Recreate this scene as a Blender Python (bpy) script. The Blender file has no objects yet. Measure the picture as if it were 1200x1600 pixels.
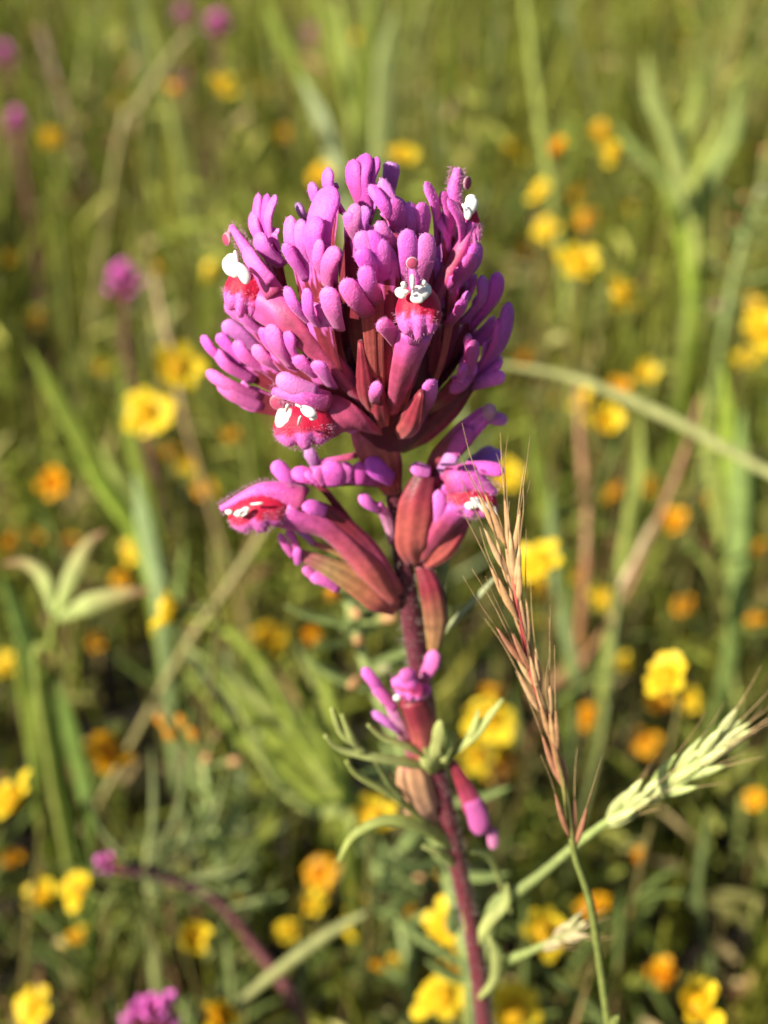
import bpy, math, random
import numpy as np
from mathutils import Vector, Matrix

random.seed(7)
rng = np.random.default_rng(7)
sc = bpy.context.scene
col = sc.collection
R = math.radians

# ---------------------------------------------------------------- camera (all lengths below are mm; U turns them into metres)
U = 0.001
PITCH, CAMZ, VFOV = R(33.0), 300.0, R(39.6)
FOC = 133.0
cam_d = bpy.data.cameras.new('camera')
cam = bpy.data.objects.new('camera', cam_d); col.objects.link(cam)
cam.location = (0, 0, CAMZ * U)
cam.rotation_euler = (R(90) - PITCH, 0, 0)
cam_d.sensor_fit = 'VERTICAL'; cam_d.sensor_height = 36.0
cam_d.lens = 18.0 / math.tan(VFOV / 2)
cam_d.clip_start = 0.01; cam_d.clip_end = 200
cam_d.dof.use_dof = True
cam_d.dof.focus_distance = FOC * U
cam_d.dof.aperture_fstop = cam_d.lens / 2.75
sc.camera = cam

# ---------------------------------------------------------------- sky and sun
SUN_EL, SUN_AZ = R(33), R(-122)        # azimuth measured from +Y towards +X: behind the camera, to its left
world = bpy.data.worlds.new('World'); sc.world = world; world.use_nodes = True
nt = world.node_tree
sky = nt.nodes.new('ShaderNodeTexSky'); sky.sky_type = 'NISHITA'; sky.sun_disc = False
sky.sun_elevation = SUN_EL; sky.sun_rotation = SUN_AZ
nt.links.new(sky.outputs[0], nt.nodes['Background'].inputs[0])
nt.nodes['Background'].inputs[1].default_value = 0.05
sl = bpy.data.lights.new('sun', 'SUN'); sl.energy = 5.0; sl.angle = R(0.53); sl.color = (1.0, 0.90, 0.74)
sun = bpy.data.objects.new('sun', sl); col.objects.link(sun)
sdir = Vector((math.sin(SUN_AZ) * math.cos(SUN_EL), math.cos(SUN_AZ) * math.cos(SUN_EL), math.sin(SUN_EL)))
sun.rotation_euler = sdir.to_track_quat('Z', 'Y').to_euler()
sun.location = sdir * 5
sc.view_settings.view_transform = 'Standard'; sc.view_settings.look = 'None'
sc.view_settings.gamma = 1; sc.view_settings.exposure = 0.95
sc.cycles.use_denoising = True
sc.cycles.max_bounces = 6; sc.cycles.diffuse_bounces = 3; sc.cycles.transmission_bounces = 4
sc.cycles.sample_clamp_indirect = 4

# ---------------------------------------------------------------- places: where a point of the meadow stands
FPX = 800.0 / math.tan(VFOV / 2)
FWD = np.array([0, math.cos(PITCH), -math.sin(PITCH)]); UPV = np.array([0, math.sin(PITCH), math.cos(PITCH)]); RT = np.array([1., 0, 0])
CAM = np.array([0, 0, CAMZ])
def ray(x, y): return FWD + RT * (x - 600) / FPX + UPV * (800 - y) / FPX
def at(x, y, depth): return CAM + ray(x, y) * depth           # depth in mm along the view axis
def atY(x, y, Y): d = ray(x, y); return CAM + d * (Y / d[1])  # on the upright plane world y = Y
def atZ(x, y, Z): d = ray(x, y); return CAM + d * ((Z - CAMZ) / d[2])
def depth_of(p): return float((np.asarray(p) - CAM) @ FWD)
def mm(px, p): return px * depth_of(p) / FPX
def proj(p):
    q = np.asarray(p) - CAM; z = q @ FWD
    return 600 + FPX * (q @ RT) / z, 800 - FPX * (q @ UPV) / z, z
def nz(v):
    v = np.asarray(v, float); return v / (np.linalg.norm(v) + 1e-12)

# ---------------------------------------------------------------- mesh tools
def catmull(pts, n):
    pts = np.asarray(pts, float)
    if len(pts) == 2:
        t = np.linspace(0, 1, n)[:, None]; return pts[0] * (1 - t) + pts[1] * t
    P = np.vstack([2 * pts[0] - pts[1], pts, 2 * pts[-1] - pts[-2]]); m = len(pts) - 1
    u = np.linspace(0, m, n); i = np.minimum(u.astype(int), m - 1); t = (u - i)[:, None]
    a, b, c, d = P[i], P[i + 1], P[i + 2], P[i + 3]
    return 0.5 * (2 * b + (c - a) * t + (2 * a - 5 * b + 4 * c - d) * t * t + (3 * b - a - 3 * c + d) * t ** 3)
def lerp_list(vals, n):
    vals = np.atleast_1d(np.asarray(vals, float))
    if vals.ndim == 1:
        return np.interp(np.linspace(0, len(vals) - 1, n), range(len(vals)), vals)
    return np.stack([np.interp(np.linspace(0, len(vals) - 1, n), range(len(vals)), vals[:, k]) for k in range(vals.shape[1])], 1)

FC = {}
class MB:
    def __init__(s): s.v = []; s.f = []; s.c = []; s.n = 0
    def add(s, v, f, c):
        v = np.asarray(v, float); c = np.asarray(c, float)
        if c.ndim == 1: c = np.tile(c, (len(v), 1))
        s.v.append(v); s.c.append(c); s.f += [tuple(i + s.n for i in q) for q in f]; s.n += len(v); return s
    def tube(s, pts, w, color, th=1.0, seg=8, n=10, normal=None, cap=(True, True), wob=0.0, rib=0.0, stripe=0.0, nst=5, sw=None):
        """w: half widths along the path; th: thickness ratio; normal: direction the flat side faces; stripe: veins running lengthwise"""
        p = catmull(pts, n); w = lerp_list(w, n); cc = lerp_list(color, n) if np.ndim(color) == 2 else np.tile(np.asarray(color, float), (n, 1))
        t = np.gradient(p, axis=0); t /= np.linalg.norm(t, axis=1)[:, None] + 1e-12
        if normal is None:
            ch = nz(p[-1] - p[0]); ref = np.eye(3)[int(np.argmin(np.abs(ch)))] + .13
        else: ref = nz(normal)
        sd = np.cross(t, ref); sd /= np.linalg.norm(sd, axis=1)[:, None] + 1e-12; nn = np.cross(sd, t)
        a = np.linspace(0, 2 * math.pi, seg, endpoint=False); rr = np.ones((n, seg))
        if wob: rr = rr * (1 + wob * rng.standard_normal((n, seg)))
        if rib: rr = rr * (1 + rib * np.cos(a * nst)[None, :])
        V = p[:, None, :] + (np.cos(a) * rr * w[:, None])[:, :, None] * sd[:, None, :] + (np.sin(a) * rr * w[:, None] * th)[:, :, None] * nn[:, None, :]
        C = np.repeat(cc[:, None, :], seg, 1)
        if stripe: C = C * (1 + stripe * np.cos(a * nst))[None, :, None]
        if sw:                                              # sharp jagged change of colour part-way up
            jit = sw[2] * rng.standard_normal(seg); jit[seg // 2 + 1:] = jit[1:seg - seg // 2][::-1]
            mk_ = (np.linspace(0, 1, n)[:, None] + jit[None, :]) > sw[0]; C[mk_] = np.asarray(sw[1], float)
        key = (n, seg)
        if key not in FC:
            FC[key] = [(i * seg + j, i * seg + (j + 1) % seg, (i + 1) * seg + (j + 1) % seg, (i + 1) * seg + j) for i in range(n - 1) for j in range(seg)] + [tuple(range(seg))[::-1], tuple((n - 1) * seg + j for j in range(seg))]
        return s.add(V.reshape(-1, 3), FC[key], C.reshape(-1, 3))
    def finger(s, pts, w, color, th=0.7, seg=10, n=12, normal=None, tipfrac=0.22, base=0.7):
        """rounded lobe: widens from its base, rounded at the tip"""
        t = np.linspace(0, 1, n); t = 1 - (1 - t) ** 1.6
        prof = base + (1 - base) * np.clip(t / 0.5, 0, 1)
        e = np.clip((t - (1 - tipfrac)) / tipfrac, 0, 1); prof = prof * np.sqrt(np.clip(1 - e * e, 0.006, 1))
        p = catmull(pts, 60); p = np.stack([np.interp(t, np.linspace(0, 1, 60), p[:, k]) for k in range(3)], 1)
        tmp = MB(); tmp.tube(p, w * prof, lerp_list(color, n) if np.ndim(color) == 2 else color, th, seg, n, normal)
        return s.add(tmp.v[0], tmp.f, tmp.c[0])
    def blob(s, c, ax, color, nu=14, nv=9, fn=None, rad=None):
        V = [];
        for i in range(nv + 1):
            th = math.pi * i / nv
            for j in range(nu):
                ph = 2 * math.pi * j / nu
                V.append((math.sin(th) * math.cos(ph), math.sin(th) * math.sin(ph), math.cos(th)))
        V = np.array(V); F = []
        for i in range(nv):
            for j in range(nu):
                k = (j + 1) % nu; F.append((i * nu + j, (i + 1) * nu + j, (i + 1) * nu + k, i * nu + k))
        C = np.array([fn(d) for d in V]) if fn else np.tile(np.asarray(color, float), (len(V), 1))
        if rad: V = V * np.array([rad(d) for d in V])[:, None]
        W = np.asarray(c) + V @ np.array(ax)
        return s.add(W, F, C)
    def strip(s, pts, w, color, normal, n=6):
        """one leaf blade, a thin folded sheet: three points across"""
        p = catmull(pts, n); w = lerp_list(w, n); cc = lerp_list(color, n) if np.ndim(color) == 2 else np.tile(np.asarray(color, float), (n, 1))
        tg = np.gradient(p, axis=0); sd = np.cross(tg, normal); sd /= np.linalg.norm(sd, axis=1)[:, None] + 1e-12
        nn = np.cross(sd, tg); nn /= np.linalg.norm(nn, axis=1)[:, None] + 1e-12; w = w[:, None]
        V = np.stack([p - sd * w + nn * w * .35, p, p + sd * w + nn * w * .35], 1).reshape(-1, 3)
        if ('s', n) not in FC: FC[('s', n)] = [q for i in range(n - 1) for q in ((i * 3, i * 3 + 1, i * 3 + 4, i * 3 + 3), (i * 3 + 1, i * 3 + 2, i * 3 + 5, i * 3 + 4))]
        return s.add(V, FC[('s', n)], np.repeat(cc, 3, 0))
    def mesh(s, name, mat, origin=(0, 0, 0), smooth=True):
        v = (np.vstack(s.v) - np.asarray(origin)) * U
        m = bpy.data.meshes.new(name); m.from_pydata(v.tolist(), [], s.f)
        a = m.color_attributes.new('Col', 'FLOAT_COLOR', 'POINT')
        c = np.vstack(s.c); c4 = np.hstack([c, np.ones((len(c), 1))]).astype(np.float32)
        a.data.foreach_set('color', c4.ravel())
        if smooth: m.polygons.foreach_set('use_smooth', [True] * len(m.polygons))
        m.materials.append(mat); return m
    def build(s, name, mat, parent=None, kind=None):
        """parent's own origin must be stored in parent['o'] (mm)"""
        o = bpy.data.objects.new(name, s.mesh(name, mat, ORI.get(parent.name if parent else None, (0, 0, 0))))
        col.objects.link(o)
        if parent: o.parent = parent; ORI[o.name] = ORI[parent.name]
        if kind: o['kind'] = kind
        return o
ORI = {}
def thing(name, origin, label, cat, group=None):
    e = bpy.data.objects.new(name, None); col.objects.link(e); e.empty_display_size = 0.005
    e.location = Vector(origin) * U; ORI[e.name] = np.asarray(origin, float)
    e['label'] = label; e['category'] = cat
    if group: e['group'] = group
    return e

# ---------------------------------------------------------------- materials
def plant_mat(name, trans=0.3, rough=0.55, spec=0.3, sheen=0.0, bump=0.0, bscale=2500, var=0.25, vscale=700, sss=0.0):
    m = bpy.data.materials.new(name); m.use_nodes = True; t = m.node_tree; N = t.nodes; L = t.links
    b = N['Principled BSDF']; out = N['Material Output']
    at_ = N.new('ShaderNodeAttribute'); at_.attribute_name = 'Col'
    tc = N.new('ShaderNodeTexCoord')
    nz_ = N.new('ShaderNodeTexNoise'); nz_.inputs['Scale'].default_value = vscale; nz_.inputs['Detail'].default_value = 4
    L.new(tc.outputs['Object'], nz_.inputs['Vector'])
    mr = N.new('ShaderNodeMapRange'); mr.inputs[1].default_value = 0.3; mr.inputs[2].default_value = 0.7
    mr.inputs[3].default_value = 1 - var; mr.inputs[4].default_value = 1 + var
    L.new(nz_.outputs['Fac'], mr.inputs[0])
    mul = N.new('ShaderNodeVectorMath'); mul.operation = 'SCALE'
    L.new(at_.outputs['Color'], mul.inputs[0]); L.new(mr.outputs[0], mul.inputs['Scale'])
    L.new(mul.outputs[0], b.inputs['Base Color'])
    b.inputs['Roughness'].default_value = rough; b.inputs['Specular IOR Level'].default_value = spec
    if sheen:
        b.inputs['Sheen Weight'].default_value = sheen; b.inputs['Sheen Roughness'].default_value = 0.45
        b.inputs['Sheen Tint'].default_value = (1.0, 0.75, 0.95, 1)
    if sss:
        b.inputs['Subsurface Weight'].default_value = sss; b.inputs['Subsurface Radius'].default_value = (1, .5, .6); b.inputs['Subsurface Scale'].default_value = 0.0006
    if bump:
        n2 = N.new('ShaderNodeTexNoise'); n2.inputs['Scale'].default_value = bscale; n2.inputs['Detail'].default_value = 2
        L.new(tc.outputs['Object'], n2.inputs['Vector'])
        bp = N.new('ShaderNodeBump'); bp.inputs['Strength'].default_value = bump; bp.inputs['Distance'].default_value = 0.0001
        L.new(n2.outputs['Fac'], bp.inputs['Height']); L.new(bp.outputs[0], b.inputs['Normal'])
    if trans:
        tr = N.new('ShaderNodeBsdfTranslucent'); L.new(mul.outputs[0], tr.inputs[0])
        mx = N.new('ShaderNodeMixShader'); mx.inputs[0].default_value = trans
        L.new(b.outputs[0], mx.inputs[1]); L.new(tr.outputs[0], mx.inputs[2]); L.new(mx.outputs[0], out.inputs[0])
    return m
M_PETAL = plant_mat('velvet_petal', 0.12, 0.55, 0.35, 0.18, 0.75, 5000, 0.10, 1800, 0.3)
M_BRACT = plant_mat('maroon_bract', 0.08, 0.5, 0.4, 0.15, 0.4, 3500, 0.22, 900)
M_WHITE = plant_mat('white_pouch', 0.1, 0.35, 0.5, 0, 0.15, 4000, 0.03, 900, 0.3)
M_STEM = plant_mat('stem', 0.05, 0.5, 0.4, 0.2, 0.5, 3500, 0.25, 1200)
M_LEAF = plant_mat('leaf', 0.42, 0.6, 0.16, 0, 0.3, 1500, 0.22, 350)
M_RAY = plant_mat('yellow_ray', 0.35, 0.5, 0.3, 0, 0.2, 1500, 0.10, 500)
M_DRY = plant_mat('dry_grass', 0.2, 0.45, 0.4, 0, 0.4, 3000, 0.22, 900)
M_HAIR = plant_mat('fine_hair', 0.45, 0.4, 0.5, 0, 0, 1, 0.0, 100)

def soil_mat():
    m = bpy.data.materials.new('soil'); m.use_nodes = True; t = m.node_tree; N = t.nodes; L = t.links; b = N['Principled BSDF']
    tc = N.new('ShaderNodeTexCoord'); n1 = N.new('ShaderNodeTexNoise'); n1.inputs['Scale'].default_value = 60; n1.inputs['Detail'].default_value = 8
    L.new(tc.outputs['Object'], n1.inputs['Vector'])
    r = N.new('ShaderNodeValToRGB'); r.color_ramp.elements[0].color = (.010, .007, .004, 1); r.color_ramp.elements[1].color = (.028, .020, .012, 1)
    r.color_ramp.elements[0].position = .35; r.color_ramp.elements[1].position = .7
    L.new(n1.outputs['Fac'], r.inputs[0]); L.new(r.outputs[0], b.inputs['Base Color']); b.inputs['Roughness'].default_value = .95
    bp = N.new('ShaderNodeBump'); bp.inputs['Strength'].default_value = .8; bp.inputs['Distance'].default_value = .006
    L.new(n1.outputs['Fac'], bp.inputs['Height']); L.new(bp.outputs[0], b.inputs['Normal'])
    return m

# ---------------------------------------------------------------- ground
def ground_z(x, y): return 3.0 * math.sin(x * .021 + 1) * math.sin(y * .017) + 1.6 * math.sin(x * .06) * math.cos(y * .05 + 2)
gv = []; NG = 90; gx = np.sign(np.linspace(-1, 1, NG)) * np.abs(np.linspace(-1, 1, NG)) ** 3.2 * 60000
for yy in gx:
    for xx in gx: gv.append((xx * U, (yy + 300) * U, ground_z(xx, yy + 300) * U))
gf = [(j * NG + i, j * NG + i + 1, (j + 1) * NG + i + 1, (j + 1) * NG + i) for j in range(NG - 1) for i in range(NG - 1)]
gm = bpy.data.meshes.new('ground'); gm.from_pydata(gv, [], gf); gm.materials.append(soil_mat())
gm.polygons.foreach_set('use_smooth', [True] * len(gm.polygons))
ground = bpy.data.objects.new('ground', gm); col.objects.link(ground); ground['kind'] = 'structure'

# ---------------------------------------------------------------- colours (base colours; PINKD and LILAC also paint shade on some head lobes)
PINK = (.83, .165, .63); PINKD = (.70, .11, .50); LILAC = (.60, .22, .58); MAR = (.10, .008, .022); MARR = (.24, .024, .044); ROSE = (.42, .06, .15)
SALMON = (.42, .09, .08); OLIVE = (.38, .22, .08); PALEPINK = (.70, .32, .52); RED = (.52, .006, .05); WHITE = (.86, .83, .80)
STEMC = (.11, .020, .034)
# ---------------------------------------------------------------- the owl's clover
YS = 131.5
def YSf(y): return YS - max(0, y - 650) * .012
HC = (575.0, 470.0); HRp = 235.0; HRz = 12.0
stem_px = [(606, 420), (604, 560), (603, 640), (612, 740), (628, 860), (645, 980), (662, 1090), (680, 1190), (702, 1290), (722, 1380), (742, 1480), (757, 1600), (766, 1700)]
stem_pts = [atY(x, y, YSf(y)) for x, y in stem_px]
last = stem_pts[-1]
stem_pts += [last + np.array([1.5, 1, -30]), np.array([last[0] + 1, last[1] - 2, 40]), np.array([last[0] - 1, last[1] - 2, -4])]
base_pt = stem_pts[-1] + np.array([0, 0, 4])
clover = thing('owl_clover', base_pt, 'sharp pink and maroon flower spike on hairy dark red stem', 'wildflower')
def D0(x, y):                      # depth of the plant's upright axis behind a point of the picture
    return depth_of(atY(x, y, YSf(y)))
def H(x, y, k):                    # a point of the rounded head; k = 1 on its front shell, 0 at its middle, -1 at the back
    r2 = ((x - HC[0]) ** 2 + (y - HC[1]) ** 2) / HRp ** 2
    return at(x, y, 143.5 + (y - 470) * .030 - k * HRz * math.sqrt(max(.03, 1 - r2)))
def S(x, y, d=0.0): return at(x, y, D0(x, y) - d)     # lower plant: d mm in front of the axis
HUB = atY(608, 676, YSf(676))
head_c = at(HC[0], HC[1], 143.5)
sb = MB(); sb.tube(stem_pts, [mm(9, stem_pts[0]), mm(13, stem_pts[1]), mm(15, stem_pts[2]), .95, 1.12, 1.2, 1.15, 1.12, 1.1, 1.1, 1.1, 1.1, 1.15, 1.2, 1.3, 1.5],
              [STEMC] * 8 + [(.14, .022, .034)] * 6 + [(.16, .12, .05)] * 2, seg=12, n=70, wob=.03)
stem = sb.build('stem', M_STEM, clover)

def hairs(name, parent, pts, dirs, lens, rad=.016, color=(.85, .70, .78)):
    mb = MB()
    for p, d, l in zip(pts, dirs, lens):
        d = nz(d + .35 * rng.standard_normal(3)); a = nz(np.cross(d, [.3, .7, .2])); b = np.cross(d, a); r = rad
        bend = .25 * l * rng.standard_normal(3) * .5
        V = [p + r * a, p + r * (-.5 * a + .87 * b), p + r * (-.5 * a - .87 * b)]; q = p + d * l * .6; V += [q + .7 * r * a, q + .7 * r * (-.5 * a + .87 * b), q + .7 * r * (-.5 * a - .87 * b), p + d * l + bend]
        mb.add(V, [(0, 1, 4, 3), (1, 2, 5, 4), (2, 0, 3, 5), (3, 4, 6), (4, 5, 6), (5, 3, 6)], color)
    o = mb.build(name, M_HAIR, parent, 'stuff'); return o
sp = catmull(stem_pts[2:13], 400); tg = np.gradient(sp, axis=0)
hp, hd, hl = [], [], []
for i in range(2300):
    k = rng.integers(0, 400); d = nz(np.cross(tg[k], rng.standard_normal(3)))
    hp.append(sp[k] + d * 1.12); hd.append(d + np.array([0, 0, .1])); hl.append(rng.uniform(.25, .85) * (1.7 if rng.random() < .12 else 1))
hairs('hair', stem, hp, hd, hl, .02, (.80, .70, .66))

def radial(p):
    ax = stem_pts[1]; d = p - np.array([ax[0], ax[1], p[2]]); return nz(d + np.array([0, 0, .25 * np.linalg.norm(d)]))
FUZZ = 100
def lobe(parent, tip, base, w, color=PINK, normal=None, bow=.12, basecol=None, th=.46, name='lobe', tipfrac=None):
    L = np.linalg.norm(tip - base); W = mm(w / 2, tip)
    n = normal if normal is not None else nz(radial(.5 * (tip + base)) - .9 * FWD)
    mid = .5 * (tip + base) + n * L * bow + rng.standard_normal(3) * L * .03
    jit = 1 + .14 * rng.standard_normal(3) * np.array([.6, 1, .6]); c = np.clip(np.array(color) * jit, 0.01, .9)
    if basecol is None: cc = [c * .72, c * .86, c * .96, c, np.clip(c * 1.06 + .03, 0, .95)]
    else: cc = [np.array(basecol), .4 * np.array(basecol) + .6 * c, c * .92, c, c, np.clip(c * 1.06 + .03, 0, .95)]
    tf = tipfrac or min(.85, max(.22, 1.35 * W / max(L, .1)))
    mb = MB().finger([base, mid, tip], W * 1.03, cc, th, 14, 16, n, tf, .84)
    V = mb.v[0]; cen = catmull([base, mid, tip], 16); fz = np.clip(c * 1.15 + .06, 0, 1)
    for i in range(FUZZ):                                   # short velvet hairs, part of the lobe's own skin
        k = rng.integers(14 * 5, len(V)); d = V[k] - cen[min(15, k // 14 + 1)]
        if np.linalg.norm(d) < 1e-6: continue
        d = nz(nz(d) + .4 * nz(tip - base) + .25 * rng.standard_normal(3)); q = V[k] + rng.standard_normal(3) * .05; l = rng.uniform(.10, .24); a = nz(np.cross(d, [.3, .7, .2])) * .020; b = np.cross(d, a)
        mb.add([q - d * .08 + a, q - d * .08 - .5 * a + .87 * b, q - d * .08 - .5 * a - .87 * b, q + d * l], [(0, 1, 3), (1, 2, 3), (2, 0, 3)], fz)
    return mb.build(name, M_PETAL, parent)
def blade(parent_or_thing, pts, w, colors, normal, th=.16, name='bract', mat=None, n=18, seg=28, rib=0.0, sw=None):
    return MB().tube(pts, w, colors, th, seg, n, normal, rib=rib, stripe=.18, nst=7, sw=sw).build(name, mat or M_BRACT, parent_or_thing)

# --- bracts of the head: lists of lobes (tip x, tip y, foot x, foot y, width, k of the tip)
head_bracts = [
 (46, [(404,302,414,372,17,.50), (418,303,422,378,17,.55), (431,305,426,380,17,.5), (396,330,412,385,20,.5), (404,363,434,412,28,.62)]),
 (44, [(454,337,473,417,23,.75), (472,343,483,412,23,.78), (445,380,471,432,20,.8)]),
 (52, [(520,291,500,405,44,.66), (497,338,497,410,30,.82), (501,374,506,432,18,.92), (528,387,513,443,25,.95)]),
 (40, [(514,262,530,318,26,.25), (488,285,508,330,24,.3)]),
 (34, [(467,318,486,352,24,.1)]),
 (48, [(552,249,562,318,30,.42), (574,240,570,320,38,.45), (590,246,578,318,24,.42)]),
 (30, [(611,254,604,310,26,.05)]),
 (40, [(577,289,620,348,18,.66), (595,279,626,352,18,.62), (610,312,628,355,30,.62)]),
 (30, [(590,346,620,388,21,.86)]),
 (48, [(546,331,556,372,22,.8), (557,318,560,372,22,.8), (572,322,564,374,20,.8)]),
 (56, [(560,362,592,420,30,.93), (578,360,598,430,32,.93), (594,372,602,432,30,.92), (562,388,590,430,26,.95)]),
 (36, [(571,415,588,468,28,1.0)]),
 (38, [(538,436,574,488,32,1.0)]),
 (40, [(636,358,640,436,29,.9), (665,364,660,436,28,.9)]),
 (46, [(636,317,640,372,25,.45), (656,317,664,372,28,.42)]),
 (48, [(665,284,680,366,21,.3), (690,299,700,368,26,.15), (700,311,728,382,19,.35)]),
 (50, [(742,380,716,436,36,.25), (736,396,712,440,34,.4)]),
 (46, [(447,448,474,498,18,.95), (480,450,492,504,19,.98), (512,448,530,504,30,1.0)]),
 (40, [(352,473,400,508,19,.3), (372,485,404,516,19,.42)]),
 (48, [(348,504,406,540,25,.05), (340,522,370,560,21,.2), (316,524,342,565,17,.1), (337,546,388,593,19,.25)]),
 (40, [(368,532,405,572,23,.5), (397,539,436,572,22,.6)]),
 (60, [(409,512,440,560,22,.75), (424,506,446,562,30,.78), (454,519,462,562,25,.82)]),
 (30, [(462,556,486,586,23,.8), (495,564,516,600,25,.9)]),
 (40, [(322,580,392,614,19,.1), (341,596,398,634,22,.3)]),
 (40, [(752,431,728,492,26,.05), (777,425,748,498,34,-.15)]),
 (44, [(795,472,762,570,28,-.1), (782,496,752,575,26,.0)]),
 (26, [(722,468,702,504,23,.7)]),
 (24, [(592,501,620,535,25,1.0)]),
 (24, [(646,512,646,542,29,1.05)]),
 (50, [(730,523,728,556,18,.45), (737,533,730,586,27,.5), (722,570,716,606,24,.55), (703,612,735,590,20,.5)]),
 (26, [(592,597,586,626,19,1.0)]),
 (28, [(671,594,668,634,27,.9)]),
 (22, [(540,672,562,664,18,.9)]),
]
for wpx, lobes in head_bracts:
    feet = []
    for (tx, ty, bx, by, w, k) in lobes:
        feet.append((bx, by, k - .12 - .10 * (k > .2)))
    mx = sum(f[0] for f in feet) / len(feet); my = sum(f[1] for f in feet) / len(feet); mk = sum(f[2] for f in feet) / len(feet)
    tipm = np.mean([H(tx, ty, k) for (tx, ty, bx, by, w, k) in lobes], 0); end = H(mx, my, mk); multi = len(lobes) > 1
    out = radial(end); face = nz(out - .9 * FWD)
    ext = end + (tipm - end) * (.5 if multi else .3) - out * (.35 if multi else .6)
    hub = HUB + out * .3 + np.array([0, 0, rng.uniform(-1.0, 1.5)]) + rng.standard_normal(3) * .25
    wr_k = 1.0 if multi else .62
    midp = HUB + (end - HUB) * .5 + out * (.13 * np.linalg.norm(end - HUB)); wr = mm(wpx / 2, end)
    tone = rng.uniform(.75, 1.2)
    cols = [np.array(OLIVE) * rng.uniform(.8, 1.1), np.array([OLIVE, SALMON, SALMON, ROSE][rng.integers(4)]) * .85 * tone, np.array(MARR) * tone, np.array(MARR) * .9 * tone, np.array(MAR) * tone, np.array(MAR) * 1.1]
    if not multi: cols = [np.array(OLIVE), np.array(SALMON) * tone, np.array(SALMON) * .8 * tone, np.array(MARR) * 1.25, np.array(ROSE) * .9]
    spread = wr * (.95 if multi else .45)
    br = blade(clover, [hub, midp, end, ext], [wr * .2 * wr_k, wr * .62 * wr_k, wr * 1.0 * wr_k, spread * wr_k], cols, face, th=.17, rib=.06, n=34, sw=(.63, np.array(PINK) * .90, .045) if multi else None)
    for (tx, ty, bx, by, w, k), f in zip(lobes, feet):
        foot = H(*f); side = PINK if (tx < 690 and ty > 255) else PINKD  # right and top lobes deeper pink; the right side's shade is painted in
        if (tx, ty) in ((467, 318), (611, 254), (348, 504)): side = LILAC  # purple lobes; shade is painted into the first, which sits behind
        b0 = foot + (end - foot) * .25 + ((foot - H(tx, ty, k)) * .16 - out * .25 if multi else -nz(H(tx, ty, k) - foot) * .3)
        lobe(br, H(tx, ty, k), b0, w * (1.08 if multi else 1.0), side, basecol=None if multi else MARR, bow=.16)
# calyx tubes packed inside the head
for i in range(40):
    a = rng.uniform(0, 2 * math.pi); r = rng.uniform(2.0, 9.0); hgt = rng.uniform(10, 19) * (1 - .03 * r)
    tip = HUB + np.array([math.cos(a) * r, math.sin(a) * r, hgt]); mid = HUB + np.array([math.cos(a) * r * .7, math.sin(a) * r * .7, hgt * .5])
    MB().tube([HUB + np.array([0, 0, rng.uniform(-1, 2)]), mid, tip], [.6, 1.3, 1.3, .35], [SALMON, SALMON, MARR, MARR], .8, 28, 12, rib=.07, stripe=.25, nst=7).build('calyx', M_BRACT, clover)
for i in range(22):
    a = math.pi * (.0 + 1.0 * ((i * .618) % 1)); t = (i + .5) / 22; el = R(30 + 50 * t); dr = np.array([math.cos(a) * math.cos(el), math.sin(a) * math.cos(el), math.sin(el)])
    L = 14.0 + 5.0 * t; o0 = HUB + np.array([0, 0, 1 + 3 * t]); out = radial(o0 + dr * L)
    br = blade(clover, [o0, o0 + dr * L * .45 + out * .8, o0 + dr * L * .75], [.6, 1.4, 1.5, 1.2], [SALMON, MARR, MAR, MAR], out, th=.2, rib=.06)
    sdv = nz(np.cross(dr, out))
    for j in (-1, 0, 1): lobe(br, o0 + dr * L * (1.0 if j == 0 else .93) + sdv * j * 1.7 + rng.standard_normal(3) * .3, o0 + dr * L * .66 + sdv * j * .7, 22, PINK, basecol=MAR, normal=out)
MB().blob(HUB + np.array([0, 0, 7.]), np.diag([5.0, 5.0, 9.5]), MAR, 16, 10).build('receptacle', M_BRACT, clover)

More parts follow.
